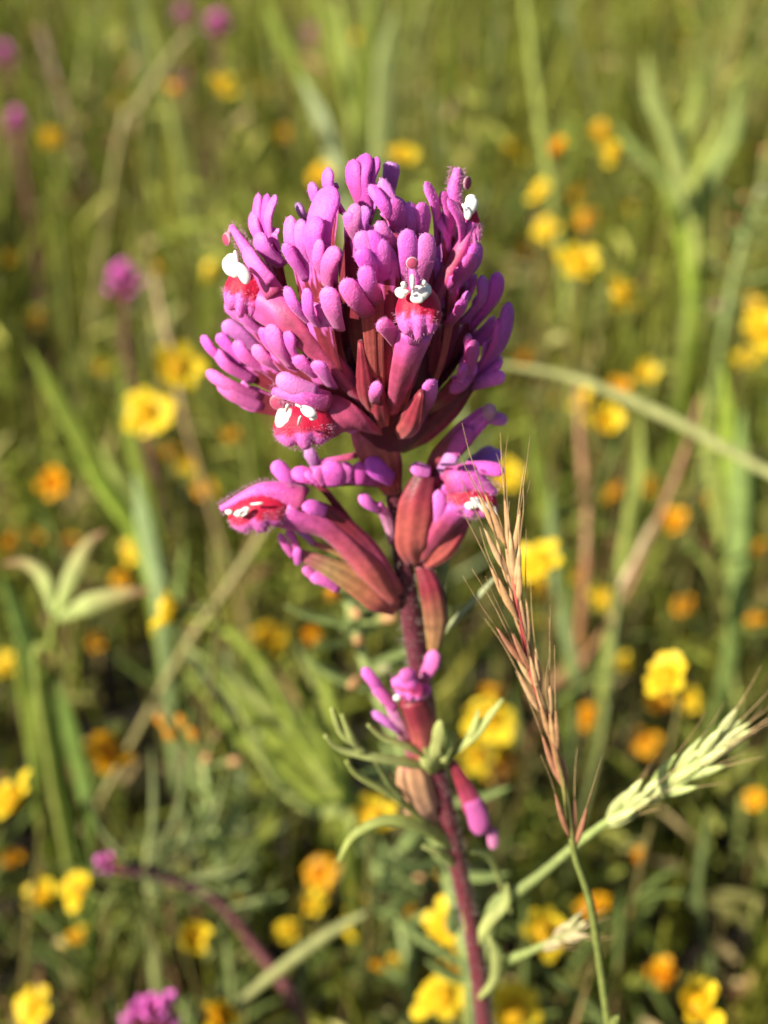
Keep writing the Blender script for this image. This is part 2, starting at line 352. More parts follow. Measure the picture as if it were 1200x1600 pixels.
def axes_px(c, rx, ry, rz, rot=0):      # blob axes: across, away from the camera, upright
    s = depth_of(c) / FPX; cr, sr = math.cos(R(rot)), math.sin(R(rot))
    ex = RT * cr + UPV * sr; ey = -RT * sr + UPV * cr
    return [ex * rx * s, -FWD * rz * s, ey * ry * s]
def flower(F, tube_pts, tube_w, hood_pts, hood_w, stig, lip, whites, teeth, tubecol=(SALMON, ROSE, ROSE, PINKD), hoodcol=PINKD, hair_n=260, lipred=.1, redc=RED):
    """F maps (x, y, k) to a place. lip = (x, y, k, rx, ry, rot)"""
    tp = [F(*p) for p in tube_pts]
    fl = MB().tube(tp, [mm(w / 2, tp[0]) for w in tube_w], list(tubecol), .75, 28, 16, radial(tp[-1]), rib=.03, stripe=.14, nst=6).build('flower', M_BRACT, clover)
    hpnt = [F(*p) for p in hood_pts]; hw = [mm(w / 2, hpnt[0]) for w in hood_w]
    MB().tube(hpnt, hw + [hw[-1] * .55], [ROSE, hoodcol, PINK, PINK], .9, 12, 14).build('hood', M_PETAL, fl)
    P, Dd, Ln = [], [], []
    hc = catmull(hpnt, 40); ht = np.gradient(hc, axis=0); hwid = lerp_list(hw, 40)
    for i in range(int(hair_n * 1.6)):
        k = rng.integers(8, 40); d = nz(np.cross(ht[k], rng.standard_normal(3))); P.append(hc[k] + d * hwid[k] * .88); Dd.append(d + .3 * nz(ht[k])); Ln.append(rng.uniform(.2, .5))
    if stig:
        sx, sy, sk, sr, face = stig; c = F(sx, sy, sk); n = nz(np.array(face, float)); a = nz(np.cross(n, [0, .2, 1])); b = np.cross(n, a); r = mm(sr, c)
        def sf(d): return np.array((.42, .06, .14)) if abs(d[2]) > .55 else np.array((.75, .42, .5))
        MB().blob(c, [a * r, b * r, n * r * .42], None, 16, 10, fn=sf).build('stigma', M_PETAL, fl)
        MB().tube([c - n * r * .2, hpnt[-1]], [r * .35, r * .4], (.6, .3, .4), 1, 8, 5).build('style', M_PETAL, fl)
    if lip:
        x, y, k, rx, ry, rot = lip; c = F(x, y, k); ax = axes_px(c, rx, ry, min(rx, ry) * .8, rot)
        def lf(d):
            e = d[2] + .08 * math.sin(d[0] * 9) + .06 * rng.standard_normal() + .35 * abs(d[0]) * (d[0] > .3)
            if e > lipred: return np.array(redc)
            if e > lipred - .14: return np.array((.66, .05, .16))
            return np.array(PINK) * (1.05 if e > -.4 else .9)
        MB().blob(c, ax, None, 40, 24, fn=lf, rad=lambda d: 1 - .16 * max(0, .5 - d[2]) * (math.exp(-((d[0] - .32) / .13) ** 2) + math.exp(-((d[0] + .32) / .13) ** 2)) + .02 * math.sin(d[0] * 17) * math.sin(d[2] * 13)).build('lip', M_PETAL, fl)
        for i in range(int(hair_n * 1.5)):
            d = nz(rng.standard_normal(3) * [1, 1, 1]); d[2] = -abs(d[2]) * rng.uniform(.2, 1); d = nz(d)
            q = d @ np.array(ax); P.append(c + q * .97); Dd.append(nz(q)); Ln.append(rng.uniform(.2, .55))
    for (x, y, k, rx, ry, rot) in whites:
        c = F(x, y, k); ph = rng.uniform(0, 6); MB().blob(c, axes_px(c, rx * 1.08, ry * 1.08, min(rx, ry) * .7, rot), WHITE, 22, 14, rad=lambda d: 1 + .04 * math.sin(2.2 * math.atan2(d[2], d[0]) * 1.36 + ph) * (1 - d[1] ** 2) + .04 * math.sin(4 * d[0] + ph)).build('pouch', M_WHITE, fl)
    for (x0, y0, x1, y1, k, w) in teeth:
        a, b = F(x0, y0, k), F(x1, y1, k); MB().finger([a, .5 * (a + b) - FWD * .15, b], mm(w / 2, a), WHITE, .9, 8, 8, None, .3).build('tooth', M_WHITE, fl)
    hairs('hair', fl, P, Dd, Ln, .019, (.84, .46, .70))
    return fl
# flower low on the left of the head's upper half, two white sacs over a red lip
flower(H, [(606,670,.1),(540,590,.5),(455,505,.6),(392,462,.5)], [12,40,62,58], [(430,462,.6),(398,410,.55),(362,354,.45)], [40,30,22],
       (354,374,.42,10.5,(-.75,-.6,.1)), (384,456,.62,34,42,-14), [(361,415,1.0,12,17,10),(380,427,1.15,9,17,25),(361,405,1.0,8,9,0),(368,424,1.1,8,10,0)], [(371,416,367,391,1.0,8)], lipred=-.12)
lobe(clover.children[-1] if False else [c for c in clover.children if c.name.startswith('flower')][-1], H(382,388,.8), H(424,440,.72), 25, PINK)
# flower facing the camera at the head's right half
flower(H, [(608,670,.3),(628,590,.75),(650,515,.9)], [12,38,54], [(652,470,.9),(648,440,1.0),(643,414,1.0)], [30,24,18],
       (644,411,1.14,10,(0,-1,.15)), (654,488,1.02,36,44,0), [(656,459,1.14,14,12,15),(652,466,1.17,10,8,0),(666,452,1.13,8,9,30),(627,457,1.10,9,9,0)], [(645,452,644,428,1.2,9),(632,450,629,440,1.18,9),(660,446,664,439,1.18,9),(640,456,632,456,1.2,6)], hair_n=110, lipred=-.05)
# flower at the top right edge
flower(H, [(604,620,-.1),(660,500,.1),(715,400,.1),(738,345,.1)], [12,32,36,26], [(712,330,.1),(709,302,.1),(715,263,.1)], [26,25,24],
       (730,286,.05,11,(.8,-.55,.1)), (738,352,.1,13,32,8), [(735,323,.3,10,15,-25),(731,335,.4,6,8,0),(736,312,.3,8,8,0)], [(728,330,722,318,.4,5)], hair_n=240)
# big flower at the bottom left of the head
flower(H, [(600,676,.4),(566,660,.8),(526,650,.85),(486,658,.9)], [12,34,62,72], [(510,628,.9),(470,618,1.1),(428,612,1.15)], [36,36,26],
       (433,629,1.45,12.5,(-.35,-.9,.1)), (475,667,1.9,48,36,4), [(450,658,2.45,20,19,-15),(441,652,2.4,10,13,0),(482,643,2.4,13,8,-28),(489,651,2.42,6,6,0)], [(447,642,450,632,2.7,7),(466,664,470,650,2.8,6),(462,632,472,637,2.7,5)], hair_n=380, lipred=-.2)
last_fl = [c for c in clover.children if c.name.startswith('flower')][-1]
lobe(last_fl, H(432,588,1.1), H(494,614,1.0), 30, PINK)

# --- below the head: flowers and bracts along the stem (S(x, y, mm in front of the axis))
def bract_low(pts, w, colors, lobes, th=.3, front=None, rib=.09):
    P = [S(*p) for p in pts]; n = front if front is not None else -FWD
    b = blade(clover, P, [mm(x / 2, P[0]) for x in w], colors, n, th=th, rib=rib)
    for (tx, ty, td, bx, by, bd, wd, c) in lobes:
        lobe(b, S(tx, ty, td), S(bx, by, bd), wd, c, normal=nz(-FWD + .3 * UPV), bow=.08)
    return b
# swollen bract just under the head
bract_low([(610,770,1.4),(592,728,2.6),(575,684,2.6),(566,646,1.5)], [20,48,52,34], [SALMON, SALMON, SALMON, ROSE, MARR], [], th=.3)
bract_low([(618,772,1.0),(610,730,2.2),(600,684,2.6),(592,640,1.8)], [18,36,40,30], [SALMON, MARR, SALMON, MARR, MARR], [], th=.35)
bract_low([(624,700,.5),(660,672,1.4),(700,634,1.6),(730,600,1.4)], [20,40,40,24], [OLIVE, MARR, MARR, MAR], [], th=.3)
# flat bract seen edge-on with a row of lobes
bract_low([(616,764,.5),(570,756,2.5),(520,756,4),(474,752,4.5)], [14,14,12,8], [MAR, MARR, MAR, ROSE],
   [(427,722,3.5,478,772,3,25,PINK),(455,738,4.5,492,748,4.4,27,PINK),(477,738,5.2,500,756,5,14,PINK),(494,732,5.4,508,756,5.0,18,PINK),(516,720,4.8,520,756,4.6,44,PINK),(541,722,4.6,541,754,4.5,22,PINK),(560,722,4.2,562,756,4,22,PINKD),(572,718,3.9,612,748,2.6,32,PINK)], th=.5, front=UPV)
bract_low([(606,752,2.2),(560,744,3.6),(510,742,4.4),(462,742,4.2)], [18,26,28,16], [MARR, PINKD, PINK, PINK], [], th=.2)
bract_low([(612,850,.4),(606,815,1.5),(590,788,2.6)], [10,18,12], [PALEPINK, PALEPINK, PINK], [(562,773,3,594,796,2.5,19,PINK)], th=.5)
lo = bract_low([(600,700,2),(540,715,2.5),(500,722,3)], [10,10,8], [MARR, ROSE, PINK], [(480,700,3.4,494,728,3.2,20,LILAC)], th=.5)
# left lower flower with a long tube
flower(S, [(616,940,.8),(578,890,2.4),(515,826,3.6),(440,798,4.6)], [28,52,46,60], [(474,780,4.6),(410,766,5.0),(345,795,5.4)], [48,34,20],
       None, (404,802,5.8,48,31,12), [(373,802,8.0,7,5,20),(384,796,8.0,6,4,10),(358,800,6.9,6,4,0)], [(366,804,382,796,8.0,6),(392,788,412,786,7.8,5),(376,808,388,800,8.0,4)], hair_n=460, tubecol=(SALMON, SALMON, ROSE, PINKD), lipred=-.25)
bract_low([(620,950,.5),(590,930,2.0),(530,895,2.6),(460,862,3)], [28,54,34,12], [SALMON, SALMON, (.33,.13,.06), (.3,.2,.08), ROSE],
   [(436,834,3.2,458,870,3,12,PINK),(449,828,3,464,858,3,12,PINK),(465,855,3.4,466,882,3.2,13,PINK),(474,886,3,500,908,2.6,15,PINK),(484,900,3.2,530,920,2.6,20,PINK),(462,827,2.6,490,850,2.2,11,LILAC)])
bract_low([(612,930,.2),(560,880,1.2),(520,860,1.6),(490,850,2)], [24,20,10,8], [SALMON, (.33,.13,.06), OLIVE, ROSE], [])
bract_low([(618,930,1.5),(575,860,3.4),(520,806,4.6),(480,786,5.2)], [30,32,22,14], [SALMON, ROSE, MARR, MARR, PINKD], [(472,790,6.4,508,800,5.6,24,PINK)])
bract_low([(618,920,0),(560,840,1.2),(510,770,2),(480,750,2.4)], [24,18,10,8], [SALMON, MARR, MARR, ROSE], [])
# right lower flower
flower(S, [(660,870,1.0),(690,820,2.5),(720,785,3.5)], [30,56,60], [(700,752,4.0),(735,750,4.6),(772,772,4.6)], [48,52,34],
       None, (738,782,4.8,40,28,-12), [(742,786,6.8,7,9,-30),(733,790,6.6,6,6,0)], [(744,782,758,802,7,6),(752,780,768,800,6.8,5),(736,778,748,790,7,6),(772,792,776,806,6.4,4)], hair_n=460, lipred=-.3)
bract_low([(652,876,1.2),(645,846,2.8),(652,790,3.6),(666,742,3.2)], [34,56,58,36], [SALMON, SALMON, SALMON, MARR, MAR], [(641,730,3.5,672,738,3.2,23,PINK)], th=.45)
bract_low([(662,878,1.0),(690,856,2.4),(712,832,2.8),(730,808,2.6)], [30,40,28,14], [SALMON, SALMON, MARR, ROSE], [(685,766,4.6,686,818,4.2,20,PINK),(698,756,4.4,694,812,4,18,PINKD)], th=.45)
bract_low([(672,760,1),(690,718,1.0),(726,676,1.2),(760,645,1.2)], [30,40,36,26], [MARR, MARR, MARR, PINKD, PINKD], [(770,632,1.2,760,656,1.4,22,PALEPINK),(793,657,.6,752,652,.8,22,LILAC),(712,706,2.4,690,738,2.4,24,LILAC),(736,668,2.2,706,712,2.4,26,PINKD)], th=.4)
bract_low([(680,748,2),(720,736,3.4),(750,734,4)], [22,22,18], [MARR, PINKD, PINK], [(788,736,4.4,728,730,4,23,PINK)], th=.5)
bract_low([(690,770,-1),(720,740,-2),(740,722,-3)], [16,18,12], [MARR, PINKD, LILAC], [(784,708,-4,734,728,-3,30,LILAC),(772,700,-4,740,724,-3,20,LILAC)], th=.5)
# bract pressed to the stem and the lobe above the small flower
bract_low([(676,1022,.2),(680,970,1.2),(672,920,1.4),(658,880,.6)], [16,36,34,20], [OLIVE, (.34,.16,.08), MARR, MARR], [], th=.4)
bract_low([(664,1090,1.2),(662,1070,1.8),(664,1052,2)], [16,18,14], [MARR, SALMON, PALEPINK], [(679,1016,2.2,664,1056,2,24,PINK)])
# small withered flower
flower(S, [(668,1180,1.0),(660,1130,2.6),(645,1090,3.4)], [40,46,44], [(648,1086,3.6),(634,1066,4.2),(612,1068,4.4)], [34,34,24], None, (642,1078,4.4,25,17,-10), [(620,1090,5.2,5,5,0)], [], hair_n=90, tubecol=(SALMON, SALMON, MARR, MARR), lipred=-.1, redc=(.30, .02, .12))
bract_low([(650,1190,1),(622,1130,2.6),(606,1096,3)], [20,18,12], [SALMON, PALEPINK, PINK], [(567,1044,3.2,604,1098,3,18,PINK),(584,1072,3.6,618,1108,3.4,18,PINK),(582,1112,3,626,1144,2.6,13,PINK),(627,1048,4.4,645,1068,4,30,PINKD)])
bract_low([(676,1170,1),(668,1120,2.2),(660,1085,2.8)], [22,22,14], [SALMON, MARR, PINKD], [(672,1074,3.6,648,1088,3.4,22,PINKD)])
# pale closed bract and the hanging bud
bract_low([(684,1288,.3),(660,1265,1.6),(645,1220,1.8),(640,1184,1)], [14,52,54,30], [(.55,.30,.22), (.50,.28,.18), (.48,.26,.14), (.45,.22,.12)], [], th=.45)
bract_low([(636,1184,1.6),(640,1230,2.2),(662,1278,1.6)], [10,14,10], [(.6,.2,.2), (.6,.22,.2), (.6,.22,.2)], [], th=.8)
bract_low([(706,1188,.2),(722,1220,.8),(742,1262,1.2),(766,1300,1.2)], [12,22,34,12], [MARR, MARR, ROSE, ROSE], [(752,1304,2.6,738,1252,2,32,PINKD),(772,1326,1.2,768,1296,1.4,18,PALEPINK)], th=.6)
# leaves of the owl's clover
LG = (.50, .55, .20); LG2 = (.42, .46, .16)
def leaf(pts, w, name='leaf', c0=LG2, c1=LG, parent=None):
    P = [S(*p) for p in pts]
    return MB().tube(P, [mm(x / 2, P[0]) for x in w], [c0, c1, c1, c1], .35, 8, 18, nz(-FWD + .6 * UPV)).build(name, M_LEAF, parent or clover)
lf = leaf([(682,1202,1.2),(676,1178,2.6),(684,1150,3.4),(688,1126,3.6)], [26,46,24,24,8])
leaf([(676,1192,2.4),(664,1160,3.2),(660,1126,3.2)], [20,10,6], parent=lf); leaf([(690,1190,2.4),(703,1160,2.4),(700,1140,2.2)], [16,14,3], parent=lf)
lf = leaf([(676,1196,1),(640,1192,3),(580,1182,5),(530,1170,5.5),(507,1148,5.6)], [14,18,16,9,6])
leaf([(567,1178,5.2),(548,1150,5.5),(534,1116,5.4)], [12,12,5], parent=lf); leaf([(572,1176,5.2),(534,1146,5.6),(518,1106,5.6)], [10,11,6], parent=lf)
leaf([(680,1190,1),(650,1172,3.4),(600,1152,4.6),(574,1132,5)], [16,14,12,5])
lf = leaf([(690,1196,.6),(712,1176,1.6),(745,1142,2),(786,1092,1.6)], [16,9,20,5])
leaf([(733,1152,2),(742,1132,2.2),(748,1110,2.2)], [12,12,5], parent=lf)
lf = leaf([(694,1300,.6),(650,1270,3),(612,1242,4.6),(560,1212,5.4),(541,1188,5.6)], [14,14,12,10,6], c1=(.46, .50, .16))
leaf([(630,1250,4),(606,1220,4.6),(586,1190,4.8)], [10,12,5], parent=lf, c1=(.3, .34, .12))
leaf([(704,1316,.6),(660,1290,3),(600,1282,5),(552,1306,6),(528,1346,6)], [30,26,17,13,6], c1=(.44, .50, .15))
leaf([(712,1352,.6),(690,1334,2.4),(660,1322,3)], [14,16,7]); leaf([(735,1330,-.4),(765,1340,-2),(790,1400,-3),(800,1430,-3)], [8,10,9,5])
leaf([(742,1480,.6),(764,1440,1.6),(790,1412,1.2),(792,1380,.6)], [12,22,16,4]); leaf([(748,1560,1.6),(772,1530,2.4),(776,1490,2.6),(764,1462,2.4)], [8,16,20,5])
leaf([(748,1510,-.5),(730,1455,.8),(722,1420,1)], [8,8,3])
leaf([(676,930,-1),(690,870,-2),(712,846,-3),(722,830,-3)], [20,34,26,5], c1=(.40, .44, .24)); leaf([(672,1010,-1),(710,970,-2),(752,926,-2.5),(775,900,-2.5)], [8,11,10,5], c1=(.42, .46, .26))

# ---------------------------------------------------------------- grass spikes beside it
def cam_path(pts): return [at(*p) for p in pts]
def to_ground(P, drift=(0, 6)):
    e = P[0]; b = np.array([e[0] + drift[0], e[1] + drift[1], ground_z(e[0], e[1]) - 3]); m = .5 * (b + e) + np.array([.5, 1.5, 0]); return [b, m] + list(P)
def spikelet(parent, p, d, L, w, c, awns, nl=3, awn_len=8.0):
    mb = MB(); side = nz(np.cross(d, FWD)); tips = []
    for i in range(nl):
        dd = nz(d + side * (i - (nl - 1) / 2) * .16 + .07 * rng.standard_normal(3)); l = L * rng.uniform(.8, 1.05); s0 = p + dd * (.12 * L * i)
        cc = np.array(c) * rng.uniform(.8, 1.2)
        mb.tube([s0, s0 + dd * l * .5 + side * .1 * (i - 1), s0 + dd * l], [w * .3, w, w * .75, w * .12], [cc * .9, cc, cc * 1.1], .5, 7, 8, -FWD); tips.append((s0 + dd * l, dd))
    o = mb.build('spikelet', M_DRY, parent)
    for k in range(awns):
        t, dd = tips[k % len(tips)]; l = awn_len * rng.uniform(.6, 1.15); e = nz(dd + .10 * rng.standard_normal(3) + np.array([0, 0, .05]))
        MB().tube([t - dd * .5, t + dd * l * .5, t + (dd + e) * .5 * l], [.06, .045, .015], np.array((.50, .34, .17)) * rng.uniform(.7, 1.2), 1, 4, 6).build('awn', M_DRY, o)
def spike(name, label, cat, path, w0, stemcol, splets, splc, seglen):
    P = to_ground(cam_path(path)); root = thing(name, P[0] + np.array([0, 0, 3]), label, cat)
    MB().tube(P, w0, stemcol, 1, 8, 60).build('stem', M_DRY, root)
    pp = catmull(P, 600); uv = np.array([proj(q)[:2] for q in pp])
    for (x, y, sgn, L, w, aw, al, spread) in splets:
        k = int(np.argmin((uv[:, 0] - x) ** 2 + (uv[:, 1] - y) ** 2)); t = nz(pp[min(k + 8, 599)] - pp[k - 8]); sd = nz(np.cross(t, FWD))
        spikelet(root, pp[k], nz(t + sgn * spread * sd + .05 * rng.standard_normal(3)), L, w, splc[rng.integers(len(splc))], aw, 3, al)
    return root
bs = []
for i, (x, y) in enumerate([(893,1328),(884,1250),(872,1180),(858,1138),(846,1092),(836,1058),(826,1020),(820,985),(812,950),(806,920),(800,890),(796,868)]):
    bs.append((x, y, 1 if i % 2 else -1, 6.2 if i > 1 else 7, .36, 3 + (i % 2), 8 if i < 7 else 7, .07))
spike('brown_grass_spike', 'reddish brown awned grass spike on thin green stalk', 'grass', [(957,1640,165),(950,1600,163),(924,1420,156),(898,1335,153),(883,1235,150),(858,1139,147),(827,1036,144),(808,940,142),(795,865,141)],
      [.5, .5, .45, .45, .45, .42, .36, .34, .32, .3, .22, .08], [(.22,.26,.07)] * 6 + [(.28,.26,.08), (.42,.16,.10), (.50,.07,.08), (.48,.10,.09), (.42,.2,.1)], bs, [(.54,.31,.15), (.58,.38,.20), (.48,.22,.13), (.56,.35,.18)], 1)
gs = []
for i, (x, y) in enumerate([(938,1288),(968,1272),(985,1262),(1004,1250),(1022,1240),(1042,1226),(1060,1214),(1080,1200),(1096,1188),(1108,1180)]):
    gs.append((x, y, 1 if i % 2 else -1, 5.8, .70, 3, 6.0, .09))
spike('green_grass_spike', 'plump pale green awned grass spike leaning across the brown one', 'grass', [(752,1640,206),(750,1560,200),(770,1430,190),(800,1400,184),(842,1369,178),(909,1313,170),(970,1270,165),(1050,1222,162),(1112,1176,160)],
      [.9, .9, .9, .9, 1.1, 1.2, .75, .6, .5, .45, .3, .2], [(.28,.34,.12)] * 8 + [(.34,.42,.14)] * 4, gs, [(.52,.60,.22), (.46,.56,.18), (.56,.60,.26)], 1)
ss = [(842,1480,-1,3.5,.5,2,3.5,.2),(858,1470,1,3.8,.6,2,4,.2),(872,1464,-1,3.8,.6,3,4,.2),(884,1458,1,4,.6,3,4,.25)]
spike('small_grass_spike', 'short young grass spike with straw coloured awns low by the stem', 'grass', [(752,1660,212),(760,1580,200),(781,1512,184),(830,1486,178),(890,1456,174)],
      [.6, .6, .6, .6, .6, .8, .5, .3], [(.26,.32,.10)] * 6 + [(.36,.38,.16)], ss, [(.46,.44,.22), (.50,.42,.24)], 1)

# ---------------------------------------------------------------- goldfields: yellow daisies through the meadow
YEL = [(.90, .66, .03), (.86, .54, .015), (.84, .42, .008)]
def petal_mesh(c, L, W):
    mb = MB(); V = []; F = []; C = []
    for i, (t, w, z) in enumerate([(0, .35, 0), (.3, .85, .10), (.65, 1, .12), (.88, .8, .06), (1.0, .35, .0)]):
        for s_ in (-1, 0, 1): V.append((t * L, s_ * w * W, z * L - (.12 * W if s_ == 0 else 0))); C.append(np.array(c) * (.85 + .2 * t))
    for i in range(4):
        for j in range(2): a = i * 3 + j; F.append((a, a + 1, a + 4, a + 3))
    mb.add(np.array(V), F, np.array(C)); return mb.mesh('petal', M_RAY)
PET = [petal_mesh(YEL[k], 3.9, 1.55) for k in range(3)]
def disc_mesh(c):
    mb = MB(); mb.blob((0, 0, .3), np.diag([2.3, 2.3, 1.6]), c, 12, 7)
    for i in range(60):
        r = 2.1 * math.sqrt(i / 60); a = i * 2.4; h = .3 + 1.5 * math.sqrt(max(.05, 1 - (r / 2.35) ** 2)); mb.blob((r * math.cos(a), r * math.sin(a), h), np.diag([.26, .26, .4]), np.array(c) * rng.uniform(.8, 1.25), 5, 3)
    return mb.mesh('disc', M_RAY)
DISC = [disc_mesh((.84, .54, .015)), disc_mesh((.78, .42, .008)), disc_mesh((.72, .29, .005))]
def cup_mesh():
    mb = MB(); mb.blob((0, 0, -.9), np.diag([2.1, 2.1, 1.5]), (.18, .24, .06), 12, 6); return mb.mesh('flower_head', M_LEAF)
CUP = cup_mesh()
gold = [(625,245,50,0),(870,235,42,2),(800,240,34,0),(955,240,46,0),(940,208,30,1),(845,300,36,0),(855,360,36,0),(918,345,34,2),(905,412,64,0),(968,460,62,0),(1190,520,62,0),(1172,480,34,1),
 (270,145,32,2),(350,135,40,0),(388,125,26,1),(185,160,26,0),(80,215,32,1),(420,145,26,2),(335,425,42,0),(245,420,36,2),(275,575,72,0),(230,645,66,0),(265,710,36,2),(295,725,36,0),(240,700,26,1),(85,755,52,2),
 (360,685,36,2),(320,765,32,2),(210,860,42,0),(258,855,34,0),(15,850,38,2),(55,845,30,2),(105,855,36,2),(270,955,80,0),(300,985,36,1),(420,995,46,1),(10,1040,42,0),(165,1180,66,2),(20,1250,78,0),(15,1345,38,2),
 (70,1405,62,0),(125,1390,56,0),(118,1465,38,1),(300,1465,62,0),(55,1575,64,0),(350,1585,70,1),(375,1415,30,1),(585,1280,70,0),(500,1365,48,2),(575,1395,58,1),(562,1442,50,0),(485,1415,42,0),(455,1455,46,0),
 (590,1500,56,1),(700,1450,74,0),(712,1505,58,1),(690,1562,78,0),(800,1582,80,0),(765,1125,66,0),(745,1180,56,0),(780,1195,52,2),(770,1090,44,2),(845,880,78,0),(900,905,34,1),(945,938,48,0),(825,968,40,0),
 (905,1000,42,2),(1055,815,40,2),(1070,945,34,2),(965,1035,40,0),(1042,1058,70,0),(1030,1102,40,2),(1076,1095,36,0),(1010,1160,36,2),(922,1120,42,2),(970,610,38,2),(945,660,56,0),(915,628,42,0),(1005,585,42,0),
 (875,632,26,2),(792,745,50,0),(850,1455,70,0),(930,1420,56,2),(1040,1530,58,2),(1092,1572,92,0),(520,930,26,2),(820,560,30,2),(1185,860,30,2),(960,770,36,2),(1015,760,30,2),(1000,1340,28,2),(490,990,26,2),
 (190,905,26,2),(150,1000,28,2),(835,920,40,1),(1140,430,30,1),(820,385,28,2),(905,300,26,2),(980,330,26,1),(500,275,36,1),(20,400,26,1),(60,500,28,1),(445,210,24,1),(700,1365,34,2),(1180,970,30,2),(1120,780,30,2),(640,1420,34,1),(1180,1250,30,2),(160,575,26,1),(1170,560,40,0),(915,560,28,1),(560,60,24,1),(730,120,24,1),(1060,60,22,1),(1180,240,26,1)]
KEEP = []
MARKS = [('the pink flower spike', 575, 450), ('the pale slanting stem', 950, 620), ('the brown awned spike', 840, 1080), ('the green awned spike', 1050, 1220), ('the dark red stem', 700, 1300), ('the bent purple stem', 350, 1420),
 ('the pink-tipped spikelets', 140, 930), ('the lone blurred pink spike', 190, 420), ('the knotted pale stem', 850, 250), ('the low leaning pale stalk', 470, 1490), ('the straw coloured awns', 910, 1460), ('the spreading pale shoot', 1080, 300),
 ('the clump of soft blades', 1140, 800), ('the far tan diagonal stalk', 240, 120), ('the vivid magenta spike', 238, 1578), ('the long dull tan stalk', 310, 990), ('the two orange buds', 290, 1140), ('the fan of broad blades', 160, 760), ('the rusty brown stalk', 915, 800)]
def mark(x, y): return min(MARKS, key=lambda m: (m[1] - x) ** 2 + (m[2] - y) ** 2)
ORD = ['first', 'second', 'third', 'fourth', 'fifth', 'sixth', 'seventh', 'eighth', 'ninth', 'tenth']
glabel = {0: ('bright yellow daisy-like flower on slender stem in the blurred meadow', 'bright yellow meadow daisies'),
          1: ('golden daisy-like flower with deeper yellow rays in the blurred meadow', 'golden meadow daisies'),
          2: ('small orange-yellow daisy-like flower low in the blurred meadow', 'orange-yellow meadow daisies')}
special = {(300,1465): 'lone yellow daisy below the thready leaves of the bent purple stem', (20,1250): 'large pale yellow daisy with lit rim on a long bare stalk',
           (1092,1572): 'biggest yellow daisy low in dark grass under the straw coloured awns', (270,955): 'large glowing yellow daisy beside the pink-tipped green spikelets',
           (625,245): 'yellow daisy right behind the top of the pink flower spike', (905,412): 'pale yellow daisy against the tall knotted pale green stem'}
def gold_plant(x, y, size, kind):
    size = size * 1.15
    d = rng.uniform(8.5, 10.5); dep = FPX * d / size; p = at(x, y, dep)
    hi, lo_ = 150, 40
    if y < 500: hi = 170
    if p[2] < lo_: p = atZ(x, y, lo_ + rng.uniform(0, 20))
    if p[2] > hi: p = atZ(x, y, hi - rng.uniform(0, 15))
    if depth_of(p) < 205: p = at(x, y, 205)
    d = min(13, max(5, size * depth_of(p) / FPX)); s = d / 10.0
    foot = p + np.array([rng.normal(0, 8), rng.normal(3, 8), 0]); foot[2] = ground_z(foot[0], foot[1]) - 2
    lab, grp = glabel[kind]
    if (x, y) in GLAB: lab = GLAB[(x, y)]
    if (x, y) in special: lab, grp = special[(x, y)], None
    r = thing('goldfield_daisy', foot + np.array([0, 0, 2]), lab, 'daisy', grp)
    tilt = nz(np.array([-.25, -.35, 1.0]) + np.array([rng.normal(0, .55), rng.normal(0, .45), 0])); neck = p - tilt * 2.2 * s
    mid = .5 * (foot + neck) + np.array([rng.normal(0, 4), rng.normal(0, 4), 0])
    MB().tube([foot, mid, neck - tilt * 6, neck], [.55, .5, .45, .5], [(.22, .14, .06), (.24, .2, .07), (.20, .25, .07)], 1, 6, 14).build('stem', M_LEAF, r)
    for k in range(4):
        t = rng.uniform(.25, .8); b = foot + (neck - foot) * t if t < .1 else catmull([foot, mid, neck], 30)[int(t * 29)]
        a = rng.uniform(0, 6.28); L = rng.uniform(12, 26); dr = np.array([math.cos(a), math.sin(a), 0])
        MB().tube([b, b + dr * L * .45 + [0, 0, L * .4], b + dr * L * .8 + [0, 0, L * .5]], [.5, .8, .25], (.17, .23, .06), .4, 6, 8, (0, 0, 1)).build('leaf', M_LEAF, r)
    h = bpy.data.objects.new('flower_head', CUP); col.objects.link(h); h.parent = r
    q = Vector(tilt).to_track_quat('Z', 'Y'); h.location = Vector((p - ORI[r.name]) * U); h.rotation_mode = 'QUATERNION'; h.rotation_quaternion = q; h.scale = (s, s, s)
    dd = bpy.data.objects.new('disc', DISC[kind]); col.objects.link(dd); dd.parent = h
    n = int(rng.integers(6, 11)); a0 = rng.uniform(0, 6); lift = rng.uniform(.0, .6) if rng.random() < .65 else rng.uniform(.7, 1.1)
    for k in range(n):
        o = bpy.data.objects.new('petal', PET[kind]); col.objects.link(o); o.parent = h
        a = a0 + 2 * math.pi * k / n + rng.normal(0, .08); o.rotation_euler = (rng.normal(0, .15), -lift - rng.normal(0, .22), a)
        o.location = Vector((math.cos(a) * 1.5, math.sin(a) * 1.5, -.1)) * U; sc_ = rng.uniform(.7, 1.2); o.scale = (sc_, sc_ * rng.uniform(.9, 1.1), 1)
    KEEP.append((x, y, size * .8, depth_of(p)))
GLAB = {}
for kd, word in ((0, 'bright yellow'), (1, 'deep golden'), (2, 'orange-yellow')):
    by = {}
    for g in gold:
        if g[3] == kd and (g[0], g[1]) not in special: by.setdefault(mark(g[0], g[1]), []).append(g)
    for mk_, gs_ in by.items():
        gs_.sort(key=lambda g: (g[0] - mk_[1]) ** 2 + (g[1] - mk_[2]) ** 2)
        for i_, g in enumerate(gs_): GLAB[(g[0], g[1])] = ('%s daisy beside %s' % (word, mk_[0])) if len(gs_) == 1 else ('%s %s daisy out from %s' % (ORD[i_], word, mk_[0]))
for g in gold: gold_plant(*g)

